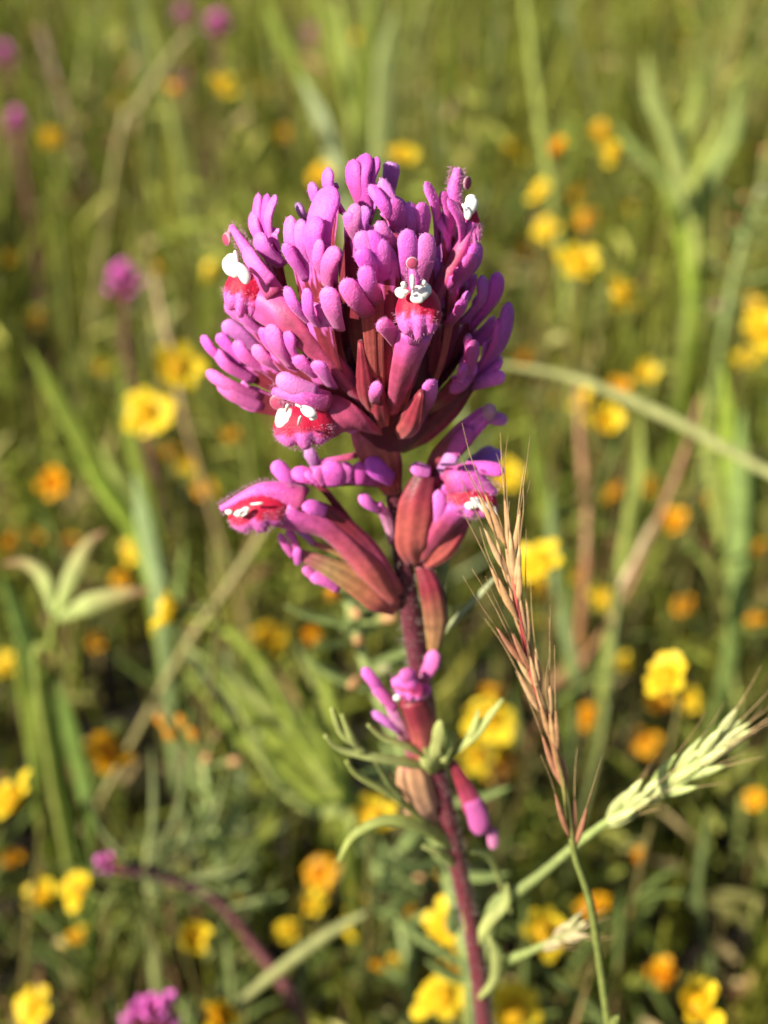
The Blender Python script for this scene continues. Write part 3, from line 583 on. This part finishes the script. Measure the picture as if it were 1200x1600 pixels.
# ---------------------------------------------------------------- other owl's clovers, blurred
def far_clover(x, y, size, depth, label, tint=1.0, stem_to=None, upright=None, nb=16, half=False):
    top = at(x, y, depth); s = size * depth / FPX      # head width in mm
    up = nz(upright if upright is not None else np.array([rng.normal(0, .1), rng.normal(0, .1), 1]))
    hub = top - up * s * .55
    P = [hub]
    if stem_to: P += [at(*q) for q in stem_to]
    g = P[-1]; foot = np.array([g[0] + rng.normal(0, 5), g[1] + rng.normal(4, 4), 0.]); foot[2] = ground_z(foot[0], foot[1]) - 2
    P.append(.5 * (P[-1] + foot) + rng.standard_normal(3) * [2, 2, 0]); P.append(foot)
    r = thing('owl_clover', foot + np.array([0, 0, 2]), label, 'wildflower')
    MB().tube(P[::-1], [1.2, 1.1, 1.0, .9], [(.16, .07, .06), (.18, .06, .07), (.17, .04, .06)], 1, 8, 24).build('stem', M_STEM, r)
    for i in range(nb):
        a = i * 2.4; t = (i + .5) / nb; el = R(15 + 65 * t)
        b1 = nz(np.cross(up, [.3, .9, .1])); b2 = np.cross(up, b1); dr = (b1 * math.cos(a) + b2 * math.sin(a)) * math.cos(el) + up * math.sin(el)
        o0 = hub + up * s * .25 * t; L = s * rng.uniform(.42, .58)
        br = MB().tube([o0, o0 + dr * L * .4, o0 + dr * L * .7], [s * .03, s * .07, s * .05], [SALMON, MARR, MAR], .35, 8, 7, up).build('bract', M_BRACT, r)
        sd = nz(np.cross(dr, up))
        for j in (-1, 0, 1):
            b0 = o0 + dr * L * .62; e = o0 + dr * L * (1.05 if j == 0 else .95) + sd * j * s * .09 + up * s * .05
            MB().finger([b0, .5 * (b0 + e), e], s * .055, [np.array(ROSE), np.array(PINK) * tint, np.array(PINK) * tint], .6, 8, 8, up, .35).build('lobe', M_PETAL, br)
    sp_ = catmull(P[::-1], 40)
    for k in range(14):
        b = sp_[rng.integers(8, 39)]; a = rng.uniform(0, 6.28); L = rng.uniform(10, 22); dr = np.array([math.cos(a), math.sin(a), 0])
        MB().tube([b, b + dr * L * .6 + [0, 0, L * .25], b + dr * L * .8 + [0, 0, L * .7]], [.6, .7, .2], (.24, .28, .11), .4, 6, 8, (0, 0, 1)).build('leaf', M_LEAF, r)
    KEEP.append((x, y, size * .5, depth)); return r
far_clover(192, 425, 78, 400, 'blurred pink flower spike alone in green grass beside an orange daisy', stem_to=[(200, 560, 420)])
far_clover(340, 28, 46, 640, 'far blurred pink flower spike at the end of a tan diagonal stalk')
far_clover(286, 14, 36, 700, 'faint far lilac flower spike close behind another pink one', .8)
far_clover(8, 78, 48, 620, 'far dusky pink flower spike cut by the frame edge, upper of two', .8)
far_clover(24, 182, 52, 560, 'blurred mauve flower spike with dark red base under the dusky one', .8)
far_clover(281, 118, 24, 640, 'tiny far magenta flower spike above an orange daisy', .8)
far_clover(486, 48, 30, 700, 'faint far pink flower spike between tall green blades', .7)
far_clover(238, 1578, 110, 240, 'vivid magenta flower spike poking up beside a yellow daisy in deep shade', .9, nb=14)
far_clover(160, 1345, 50, 250, 'little pink bud tip on a bent purple stem with thready leaves', 1.0, stem_to=[(250, 1368, 255), (330, 1398, 262), (400, 1480, 268), (480, 1605, 270)], upright=np.array([-1, .1, .5]), nb=7)

# ---------------------------------------------------------------- single stalks, stems and blades one can tell apart
def stalk(name, label, cat, pts, depth, w, color, leaves=0, flat=None, group=None, ground_end=True, lc=None, nodes=(), mat=None, lw=1.6, ll=(25, 50), reach=260):
    """pts from the top down (px); depth: one value or one per point"""
    dl = depth if hasattr(depth, '__len__') else [depth] * len(pts)
    P = [at(x, y, d) for (x, y), d in zip(pts, dl)]
    if ground_end:
        t = nz(P[-1] - P[-2]); g = P[-1].copy(); k = min(g[2] / max(-t[2], .3), reach)
        foot = g + np.array([t[0], t[1] * .25, 0]) * k; foot[2] = ground_z(foot[0], foot[1]) - 2
        if g[2] > 3: P += [.5 * (g + foot) + np.array([0, 2, 0]), foot]
    P = P[::-1]; r = thing(name, P[0] + np.array([0, 0, 2]), label, cat, group)
    mat = mat or M_LEAF; wd = [mm(x / 2, P[-1]) for x in w][::-1]
    MB().tube(P, wd, [np.array(color) * .75, color, color, color], flat or 1.0, 8, 28, None if not flat else nz(-FWD + .4 * UPV)).build('stem' if not flat else 'blade', mat, r)
    pp = catmull(P, 60)
    for i in range(leaves):
        k = int(60 * (.35 + .6 * (i + .5) / leaves)); a = rng.uniform(0, 6.28) ; L = rng.uniform(*ll); dr = np.array([math.cos(a), .4 * math.sin(a), 0]); b = pp[min(k, 59)]
        MB().tube([b, b + dr * L * .35 + [0, 0, L * .5], b + dr * L * .75 + [0, 0, L * .8]], [lw * .5, lw, lw * .8, .2], np.array(lc or color) * rng.uniform(.8, 1.15), .25, 7, 10, nz(-dr + [0, 0, .8])).build('leaf', mat, r)
    for (i) in nodes:
        b = pp[int(i * 59)]; t = nz(pp[min(int(i * 59) + 1, 59)] - b); MB().blob(b, [np.array([1, 0, 0]) * wd[-1] * 1.5, np.array([0, 1, 0]) * wd[-1] * 1.5, t * wd[-1] * 4], np.array(color) * 1.1, 10, 6).build('node', mat, r)
    return r
PG = (.36, .42, .10); GG = (.22, .28, .04); BG = (.34, .45, .06); TAN = (.42, .30, .15); BRN = (.36, .18, .09); PALE = (.50, .52, .22)
stalk('fallen_stem', 'pale jointed dry stem slanting across behind the flower spike', 'stem', [(720, 566), (800, 572), (900, 592), (1040, 650), (1200, 738), (1320, 800)], [300, 300, 298, 296, 292, 290], [6, 10, 19, 15, 18, 18], PALE, ground_end=True, nodes=(.62,))
stalk('knotted_stem', 'tall pale green knotted stem passing beside an orange daisy', 'stem', [(815, -60), (828, 60), (842, 170), (862, 300), (885, 450), (892, 600)], 480, [11, 13, 15, 14, 12, 11], PG, nodes=(.97, .9, .8, .68), leaves=2, ll=(30, 50))
stalk('brown_stalk', 'rusty brown dry stalk below the pale slanting stem', 'stem', [(903, 600), (908, 700), (918, 800), (915, 900)], 380, [9, 16, 17, 10], BRN, mat=M_DRY)
stalk('brown_stalk', 'thin reddish tan stalk crossing under the pale slanting stem', 'stem', [(1094, 620), (1075, 690), (1042, 780), (1010, 850), (960, 960)], 340, [6, 11, 9, 8, 6], BRN, mat=M_DRY, nodes=(.62,))
stalk('dry_husk', 'cream and tan papery husk on a green stalk', 'stem', [(1018, 815), (1000, 860), (975, 910), (960, 980), (940, 1150)], 320, [6, 8, 8, 8, 7], (.28, .32, .12))
hr = [o for o in col.objects if o.name.startswith('dry_husk')][-1]
for (x0, y0, x1, y1, w) in ((1022, 812, 990, 880, 20), (998, 862, 968, 920, 24)):
    a, b = at(x0, y0, 318), at(x1, y1, 318); MB().tube([b, .5 * (a + b), a], [mm(w * .2, a), mm(w * .5, a), mm(w * .35, a), .2], (.54, .42, .24), .6, 9, 12).build('husk', M_DRY, hr)
stalk('diagonal_stalk', 'long straight dull tan stalk leaning beside the lowest open pink flower', 'stem', [(440, 780), (400, 850), (340, 940), (290, 1010), (200, 1170), (140, 1280)], [300, 305, 310, 315, 325, 330], [11, 13, 12, 10, 9, 8], (.34, .30, .12), mat=M_DRY, nodes=(.62,))
stalk('tan_stalk', 'far tan diagonal stalk under the far pink flower spike', 'stem', [(300, 45), (255, 105), (215, 170), (188, 215)], 500, [10, 14, 11, 6], (.32, .29, .11), mat=M_DRY, reach=70)
stalk('purple_stalk', 'far dull purple-brown bare stalk leaning in pale grass', 'stem', [(62, 40), (84, 110), (112, 200), (128, 260)], 660, [8, 10, 9, 6], (.24, .15, .11), mat=M_DRY)
stalk('tan_stalk', 'straw brown stalk under the small orange daisy near the pink spike', 'stem', [(240, 430), (255, 500), (275, 580), (290, 660)], 380, [9, 12, 9, 8], TAN, mat=M_DRY)
stalk('leaning_stalk', 'thick pale green leaning stem among yellow daisies, low by the ground', 'stem', [(575, 1425), (520, 1455), (450, 1505), (385, 1558), (300, 1640)], [262, 262, 260, 258, 256], [9, 20, 15, 15, 12], PALE, nodes=(.55,))
stalk('pale_leaf_stem', 'pale grey-green wavy leaf lying in a dark gap', 'leaf', [(400, 1300), (330, 1306), (270, 1320), (235, 1340)], [285, 280, 275, 272], [14, 22, 20, 8], (.42, .46, .18), flat=.3, reach=8)
# grass blades on the left and behind
def blade_plant(label, blades, name='grass_plant', cat='grass', group=None):
    allP = [];
    for pts, depth, w, c in blades:
        dl = depth if hasattr(depth, '__len__') else [depth] * len(pts)
        allP.append([at(x, y, d) for (x, y), d in zip(pts, dl)])
    e = np.mean([P[-1] for P in allP], 0); foot = np.array([e[0], e[1] + 4, 0.]); foot[2] = ground_z(foot[0], foot[1]) - 2
    r = thing(name, foot + np.array([0, 0, 2]), label, cat, group)
    for P, (pts, depth, w, c) in zip(allP, blades):
        q = foot + rng.standard_normal(3) * [1.5, 1.5, 0]; Q = [q] + ([.5 * (q + P[-1])] if P[-1][2] > 30 else []) + P[::-1]
        W = [mm(w / 2, P[0])]; W = [W[0] * .6] * (len(Q) - len(P)) + [W[0] * .8] + [W[0]] * (len(P) - 2) + [W[0] * .12]
        MB().tube(Q, W, [np.array(c) * .7, c, c, np.array(c) * 1.1], .22, 8, 22, nz(-FWD + .5 * UPV + .3 * rng.standard_normal(3))).build('blade', M_LEAF, r)
    KEEP.extend([(p[0][0], p[0][1], w * .6, 250) for p, d, w, c in blades]); return r
blade_plant('fan of broad green grass blades under the yellow pair of daisies', [([(45, 545), (90, 620), (150, 730), (215, 830), (245, 960)], 330, 30, GG), ([(118, 700), (160, 760), (220, 850), (250, 960)], 325, 26, BG), ([(155, 690), (190, 760), (235, 840), (252, 960)], 328, 28, PG), ([(212, 740), (225, 810), (240, 880), (255, 980)], 318, 30, (.32, .42, .18)), ([(190, 570), (205, 680), (240, 820), (256, 960)], 350, 26, GG)])
sweep = []
for k in range(13):
    u = k / 12.0; x0 = 265 + 210 * u + rng.normal(0, 12); y0 = 1000 + 40 * math.sin(3 * u) + rng.normal(0, 22); ex = 548 + rng.normal(0, 10)
    sweep.append(([(x0, y0), (x0 + (ex - x0) * .35, y0 + 75 + 25 * rng.normal()), (x0 + (ex - x0) * .7, y0 + 160 + 20 * rng.normal()), (ex, 1270), (ex + 12, 1320)], rng.uniform(290, 322), rng.uniform(15, 24), np.array([(.38, .46, .08), (.34, .42, .07), (.44, .50, .15)][k % 3]) * rng.uniform(.85, 1.1)))
blade_plant('bright green grass blades sweeping down to the lower leaves of the pink spike', sweep)
blade_plant('clump of tall soft green blades below the pale slanting stem', [([(1100, 600), (1110, 700), (1130, 830), (1150, 960)], 360, 28, PG), ([(1160, 640), (1158, 740), (1155, 850), (1150, 970)], 350, 34, (.26, .36, .10)), ([(1200, 620), (1185, 740), (1165, 860), (1152, 980)], 355, 26, GG), ([(1128, 560), (1140, 680), (1146, 820), (1150, 960)], 370, 30, BG), ([(1050, 850), (1090, 860), (1125, 910), (1150, 1000)], 365, 26, PG)])
blade_plant('tall arching blades standing behind the top of the pink spike', [([(400, -40), (440, 60), (490, 150), (530, 260), (560, 400)], 520, 24, GG), ([(470, 120), (500, 180), (520, 240), (540, 330), (560, 430)], 500, 26, (.36, .42, .22)), ([(590, -60), (575, 60), (565, 160), (562, 280), (565, 420)], 530, 22, GG), ([(620, 10), (605, 90), (600, 180), (590, 300), (570, 430)], 510, 34, (.34, .40, .14)), ([(520, -40), (540, 60), (552, 180), (560, 300), (565, 420)], 540, 18, PG), ([(480, -60), (515, 40), (545, 150), (560, 260)], 560, 24, GG)])
blade_plant('spreading pale leafy shoot in grey-green grass beyond the daisies', [([(958, 188), (990, 230), (1030, 270), (1065, 330), (1085, 420)], 440, 20, (.32, .40, .11)), ([(1010, 80), (1020, 150), (1045, 210), (1070, 300), (1085, 420)], 440, 28, (.36, .42, .13)), ([(1090, 110), (1085, 170), (1065, 230), (1075, 320), (1085, 420)], 445, 24, PG), ([(1150, 120), (1150, 200), (1120, 260), (1090, 340), (1085, 430)], 450, 24, (.32, .40, .12)), ([(1130, 180), (1110, 230), (1080, 300), (1085, 420)], 435, 20, PG), ([(1040, 300), (1060, 350), (1078, 420), (1080, 520)], 435, 22, BG)])
blade_plant('soft vertical green blades rising beside the fallen brown stalks', [([(860, 760), (865, 850), (880, 960), (900, 1080)], 330, 20, (.28, .36, .14)), ([(995, 700), (985, 800), (965, 930), (950, 1080)], 345, 18, PG), ([(820, 640), (840, 740), (870, 850), (890, 960)], 360, 20, GG), ([(1000, 640), (1000, 740), (975, 850), (955, 960)], 350, 16, PG)])
blade_plant('drooping dark green blades in shade near the frame edge', [([(0, 900), (30, 960), (60, 1060), (90, 1180)], 320, 34, (.16, .24, .05)), ([(70, 1040), (60, 1080), (55, 1160), (60, 1250)], 300, 20, GG), ([(90, 1060), (110, 1140), (130, 1220), (140, 1290)], 300, 28, (.17, .26, .05)), ([(20, 1000), (40, 1080), (60, 1200), (70, 1300)], 310, 26, GG)])
blade_plant('thin forked green stem hanging in the darkest grass', [([(1108, 1260), (1100, 1320), (1090, 1400), (1110, 1500), (1120, 1600)], 300, 12, (.15, .2, .06)), ([(1060, 1390), (1085, 1410), (1105, 1470), (1120, 1600)], 300, 10, (.16, .2, .07)), ([(840, 1500), (880, 1540), (930, 1580), (960, 1640)], 240, 13, (.20, .26, .08))])
# pink-tipped spikelets on the left
def pink_tip():
    root_p = at(85, 968, 262); foot = np.array([root_p[0] - 8, root_p[1] + 10, 0.]); foot[2] = ground_z(foot[0], foot[1]) - 2
    r = thing('spikelet_grass', foot + np.array([0, 0, 2]), 'green grass stalk with two pale pink-tipped spikelets opening wide', 'grass')
    MB().tube([foot, at(62, 1090, 275), at(78, 1010, 266), root_p], [.9, .9, .8, .7], PG, 1, 8, 20).build('stem', M_LEAF, r)
    for pts, w in (([(88, 962), (112, 900), (138, 850), (166, 828)], 30), ([(92, 968), (140, 944), (190, 928), (238, 922)], 36), ([(82, 962), (70, 905), (40, 880), (5, 882)], 26)):
        P = [at(x, y, 260) for x, y in pts]
        MB().tube(P, [mm(w * .15, P[0]), mm(w * .5, P[0]), mm(w * .32, P[0]), mm(2, P[0])], [(.50, .60, .20), (.56, .62, .24), (.48, .42, .18), (.38, .15, .12)], .45, 9, 14, -FWD).build('spikelet', M_LEAF, r)
pink_tip()
# thready leaved plant around the bent stem
tr = thing('thready_plant', (lambda p: np.array([p[0], p[1], ground_z(p[0], p[1])]))(at(250, 1480, 290)), 'green plant with many thread-thin leaves around the bent purple stem', 'plant')
cpt = at(215, 1370, 262); ft = ORI[tr.name] - np.array([0, 0, 2])
MB().tube([ft, .5 * (ft + cpt) + [2, 3, 0], cpt], [.9, .8, .6], (.16, .12, .06), 1, 7, 14).build('stem', M_LEAF, tr)
for (x, y) in [(60,1345),(120,1330),(130,1300),(165,1270),(205,1300),(235,1290),(245,1330),(140,1420),(165,1470),(150,1440),(215,1510),(225,1540),(190,1545),(290,1400),(262,1440),(110,1380),(240,1470),(160,1500)]:
    s0 = cpt + (ft - cpt) * rng.uniform(0, .12); e = at(x, y, rng.uniform(246, 272))
    MB().tube([s0, .5 * (s0 + e) + rng.standard_normal(3) * 2, e], [.45, .6, .12], np.array((.24, .28, .08)) * rng.uniform(.75, 1.2), .5, 6, 12).build('leaf', M_LEAF, tr)
# fiddlenecks: hairy green plants with small orange blossoms
def fiddleneck(label, path, depth, blossoms, nl=16):
    P = [at(x, y, depth) for x, y in path]; g = P[-1]; foot = np.array([g[0], g[1] + 6, 0.]); foot[2] = ground_z(foot[0], foot[1]) - 2
    r = thing('fiddleneck_plant', foot + np.array([0, 0, 2]), label, 'wildflower')
    Q = [foot, .5 * (foot + g)] + P[::-1]; MB().tube(Q, [1.0, 1.0, 1.0, .9, .8], [(.18, .22, .06), (.22, .28, .08), (.28, .34, .11)], 1, 8, 24).build('stem', M_STEM, r)
    pp = catmull(P, 40)
    for i in range(nl):
        b = pp[rng.integers(0, 40)]; a = rng.uniform(0, 6.28); L = rng.uniform(5, 14); dr = np.array([math.cos(a), math.sin(a), 0])
        MB().tube([b, b + dr * L * .6 + [0, 0, L * .2], b + dr * L + [0, 0, L * .45]], [.8, 1.3, .25], np.array((.28, .36, .12)) * rng.uniform(.8, 1.2), .35, 7, 8, (0, 0, 1)).build('leaf', M_LEAF, r)
    for (x, y, c) in blossoms:
        e = at(x, y, depth - 3); b = pp[int(np.argmin([np.linalg.norm(e - q) for q in pp]))]; dd = nz(e - b)
        k = MB().tube([b, e - dd * 1.0, e], [.5, .8, .9], [(.28, .36, .12), (.3, .36, .12), c], 1, 8, 8).build('blossom', M_LEAF, r)
        MB().finger([e - dd * .8, e, e + dd * 2.0], .85, c, .9, 8, 8, None, .35, .8).build('corolla', M_RAY, k)
OR = (.80, .36, .03); PEACH = (.72, .42, .20)
fiddleneck('hairy green plant tipped with two orange buds over a dark gap', [(318, 1190), (326, 1240), (335, 1290), (345, 1340), (352, 1420)], 275, [(255, 1130, OR), (285, 1130, OR), (302, 1150, OR), (322, 1185, PEACH), (268, 1150, OR), (335, 1150, (.5, .35, .15)), (362, 1190, PEACH)])
fiddleneck('bristly green plant with peach buds close behind the dark red stem', [(545, 935), (556, 980), (572, 1040), (612, 1140), (662, 1260), (706, 1400), (735, 1560)], 222, [(524, 928, OR), (556, 958, PEACH), (603, 966, PEACH), (560, 1000, PEACH), (556, 1066, PEACH), (598, 1046, (.4, .4, .2))], 26)
fiddleneck('low bristly green plant among yellow daisies at the foot of the stem', [(620, 1330), (622, 1390), (628, 1450), (640, 1540)], 285, [(600, 1400, PEACH), (650, 1370, PEACH)], 26)
fiddleneck('bristly green plant with faded pink buds at the frame edge', [(1190, 290), (1170, 350), (1150, 420), (1130, 520)], 400, [(1196, 240, PEACH), (1190, 300, (.6, .5, .4)), (1150, 345, PEACH), (1122, 478, (.75, .45, .40)), (1165, 310, PEACH)], 26)

# ---------------------------------------------------------------- grass tufts and leafy stems filling the meadow
KA = np.array(KEEP)
def blocked(pts):
    q = np.asarray(pts) - CAM; z = q @ FWD; x = 600 + FPX * (q @ RT) / z; y = 800 - FPX * (q @ UPV) / z
    if ((z > 5) & (z < 225) & (x > -150) & (x < 1350) & (y > -150) & (y < 1720)).any(): return True
    return bool(((z[:, None] < KA[:, 3] + 6) & ((x[:, None] - KA[:, 0]) ** 2 + (y[:, None] - KA[:, 1]) ** 2 < KA[:, 2] ** 2)).any())
PAL = [(.28, .31, .04), (.22, .27, .035), (.34, .35, .07), (.17, .21, .03), (.38, .40, .13), (.33, .31, .05), (.24, .30, .05), (.44, .36, .15), (.36, .26, .11)]
TL = ['loose tuft of yellow-green grass blades standing in the blurred meadow', 'dark green grass tuft standing in the blurred meadow', 'pale green grass tuft with broad blades in the blurred meadow', 'dry straw-tinged grass tuft in the blurred meadow']
TG = ['yellow-green grass tufts', 'dark green grass tufts', 'pale green grass tufts', 'dry grass tufts']
TC = [(.32, .34, .05), (.18, .24, .035), (.36, .41, .13), (.44, .36, .15)]
def place():
    y = 190 + 1000 * rng.random() ** 1.25; hw = y * .42 + 60
    return rng.uniform(-hw, hw), y
made = 0; tries = 0
while made < 110 and tries < 3000:
    tries += 1
    x, y = place(); k = int(rng.choice(4, p=[.4, .25, .22, .13])); foot = np.array([x, y, ground_z(x, y) - 2]); hmax = np.clip(70 + (y - 190) * .30, 70, 230) * rng.uniform(.75, 1.2)
    bl = []
    for b in range(int(rng.integers(4, 8))):
        a = rng.uniform(0, 6.28); L = hmax * rng.uniform(.6, 1.1); lean = rng.uniform(.05, .38); dr = np.array([math.cos(a), math.sin(a), 0])
        pts = [foot + rng.standard_normal(3) * [2, 2, 0], foot + dr * L * lean * .35 + [0, 0, L * .5], foot + dr * L * lean + [0, 0, L * (1 - lean * .35)]]
        if blocked(catmull(pts, 8)[3:]): continue
        bl.append((pts, rng.uniform(.8, 1.9)))
    if len(bl) < 3: continue
    r = thing('grass_tuft', foot + np.array([0, 0, 2]), TL[k].replace('standing in the blurred meadow', '').replace('in the blurred meadow', '').strip() + ' near ' + mark(*proj(foot + [0, 0, hmax * .7])[:2])[0], 'grass', TG[k])
    for pts, w in bl:
        c = np.array(TC[k]) * rng.uniform(.75, 1.2)
        MB().tube(pts, [w * .7, w, w * .9, .1], [c * .7, c, c * 1.1], .22, 6, 12, nz(rng.standard_normal(3) * [1, 1, .2])).build('blade', M_LEAF, r)
    made += 1
SL = ['slender green stem with narrow upright leaves in the blurred meadow', 'pale grey-green leafy stem in the blurred meadow', 'reddish slender stem with small green leaves in the blurred meadow']
SG = ['slender green leafy stems', 'pale leafy stems', 'reddish leafy stems']; SCc = [(.22, .28, .07), (.34, .40, .20), (.26, .13, .08)]; SLc = [(.22, .30, .07), (.34, .41, .20), (.24, .28, .08)]
made = 0; tries = 0
while made < 120 and tries < 4000:
    tries += 1
    x, y = place(); k = int(rng.choice(3, p=[.5, .32, .18])); foot = np.array([x, y, ground_z(x, y) - 2]); h = np.clip(75 + (y - 190) * .26, 75, 210) * rng.uniform(.8, 1.2)
    pts = [foot, foot + [rng.normal(0, 5), rng.normal(0, 5), h * .5], foot + [rng.normal(0, 12), rng.normal(0, 12), h]]
    pp = catmull(pts, 30)
    if blocked(pp[8:]): continue
    r = thing('leafy_stem', foot + np.array([0, 0, 2]), SL[k].replace('in the blurred meadow', '').strip() + ' near ' + mark(*proj(foot + [0, 0, h * .7])[:2])[0], 'plant', SG[k])
    MB().tube(pts, [.9, .8, .6], np.array(SCc[k]) * rng.uniform(.8, 1.2), 1, 6, 14).build('stem', M_LEAF, r)
    for i in range(int(rng.integers(6, 11))):
        b = pp[rng.integers(7, 30)]; a = rng.uniform(0, 6.28); L = rng.uniform(14, 32); dr = np.array([math.cos(a), math.sin(a), 0]); up_ = rng.uniform(.5, 1.0)
        q = [b, b + dr * L * .35 + [0, 0, L * .45 * up_], b + dr * L * .6 + [0, 0, L * .9 * up_]]
        if blocked(q): continue
        MB().tube(q, [.5, rng.uniform(.8, 1.6), .9, .15], np.array(SLc[k]) * rng.uniform(.75, 1.2), .25, 6, 9, nz(-dr + [0, 0, .8])).build('leaf', M_LEAF, r)
    made += 1
# ---------------------------------------------------------------- the grass mass
gb = MB(); n = 0
for i in range(26000):
    if n >= 15000: break
    y = 120 + 2100 * rng.random() ** 1.7; hw = y * .5 + 120; x = rng.uniform(-hw, hw); foot = np.array([x, y, ground_z(x, y) - 2])
    if y < 360 and rng.random() < .5: continue
    hmax = np.clip(35 + (y - 120) * .20, 35, 190) * (1.0 if y > 300 else .9); L = hmax * rng.uniform(.35, 1.1)
    a = rng.uniform(0, 6.28); lean = abs(rng.normal(0, .28)); dr = np.array([math.cos(a), math.sin(a), 0])
    pts = [foot, foot + dr * L * lean * .4 + [0, 0, L * .5], foot + dr * L * lean + [0, 0, L * (1 - min(.6, lean * .4))]]
    if blocked([pts[1], .5 * (pts[1] + pts[2]), pts[2]]): continue
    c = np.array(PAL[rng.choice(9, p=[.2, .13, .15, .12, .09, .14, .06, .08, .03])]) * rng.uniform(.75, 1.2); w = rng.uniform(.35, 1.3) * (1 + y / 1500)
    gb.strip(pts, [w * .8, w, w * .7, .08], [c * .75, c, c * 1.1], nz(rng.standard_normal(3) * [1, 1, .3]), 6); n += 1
for i in range(6500):                                      # the meadow goes on beside and behind the place the picture was taken from
    x = rng.uniform(-600, 380); y = rng.uniform(-520, 150)
    if math.hypot(x - base_pt[0], y - base_pt[1]) < 14: continue
    foot = np.array([x, y, ground_z(x, y) - 2]); L = rng.uniform(50, 150); a = rng.uniform(0, 6.28); lean = abs(rng.normal(0, .28)); dr = np.array([math.cos(a), math.sin(a), 0])
    pts = [foot, foot + dr * L * lean * .4 + [0, 0, L * .5], foot + dr * L * lean + [0, 0, L * (1 - min(.6, lean * .4))]]
    if np.hypot(*(pts[2][:2] - base_pt[:2])) < 10 or blocked([pts[1], .5 * (pts[1] + pts[2]), pts[2]]): continue
    c = np.array(PAL[rng.choice(9)]) * rng.uniform(.75, 1.2); w = rng.uniform(.6, 1.8)
    gb.strip(pts, [w * .8, w, w * .7, .08], [c * .75, c, c * 1.1], nz(rng.standard_normal(3) * [1, 1, .3]), 6)
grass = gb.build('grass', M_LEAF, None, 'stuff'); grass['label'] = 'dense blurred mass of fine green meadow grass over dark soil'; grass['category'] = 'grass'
ub = MB(); n = 0
for i in range(9000):
    if n >= 2600: break
    y = 150 + 1300 * rng.random() ** 1.5; hw = y * .46 + 90; x = rng.uniform(-hw, hw); foot = np.array([x, y, ground_z(x, y) - 2])
    if y < 360 and rng.random() < .55: continue
    h = np.clip(40 + (y - 150) * .22, 40, 170) * rng.uniform(.5, 1.15); top = foot + np.array([rng.normal(0, .12 * h), rng.normal(0, .12 * h), h])
    if blocked(np.linspace(.4, 1, 4)[:, None] * (top - foot) + foot): continue
    c = np.array([(.30, .34, .06), (.24, .30, .05), (.44, .45, .10), (.50, .48, .17), (.23, .27, .04), (.46, .36, .17), (.36, .20, .10)][rng.choice(7, p=[.26, .2, .16, .1, .14, .09, .05])]) * rng.uniform(.8, 1.2)
    st = [foot, .5 * (foot + top) + rng.standard_normal(3) * [2, 2, 0], top]; ub.strip(st, [.5, .45, .25], [c * .7, c], nz(rng.standard_normal(3) * [1, 1, .2]), 5); pp = catmull(st, 12)
    for k in range(int(rng.integers(4, 9))):
        b = pp[rng.integers(4, 12)]; a = rng.uniform(0, 6.28); L = rng.uniform(6, 20); dr = np.array([math.cos(a), math.sin(a), 0]); u = rng.uniform(-.1, 1.0); w = rng.uniform(.6, 1.9)
        ub.strip([b, b + dr * L * .45 + [0, 0, L * .4 * u], b + dr * L * .8 + [0, 0, L * .6 * u]], [w * .4, w, w * .8, .1], c * rng.uniform(.8, 1.25), nz(np.array([0, 0, 1.]) + .5 * rng.standard_normal(3)), 5)
    n += 1
under = ub.build('undergrowth', M_LEAF, None, 'stuff'); under['label'] = 'tangled blurred undergrowth of small leafy sprigs between the grass'; under['category'] = 'undergrowth'
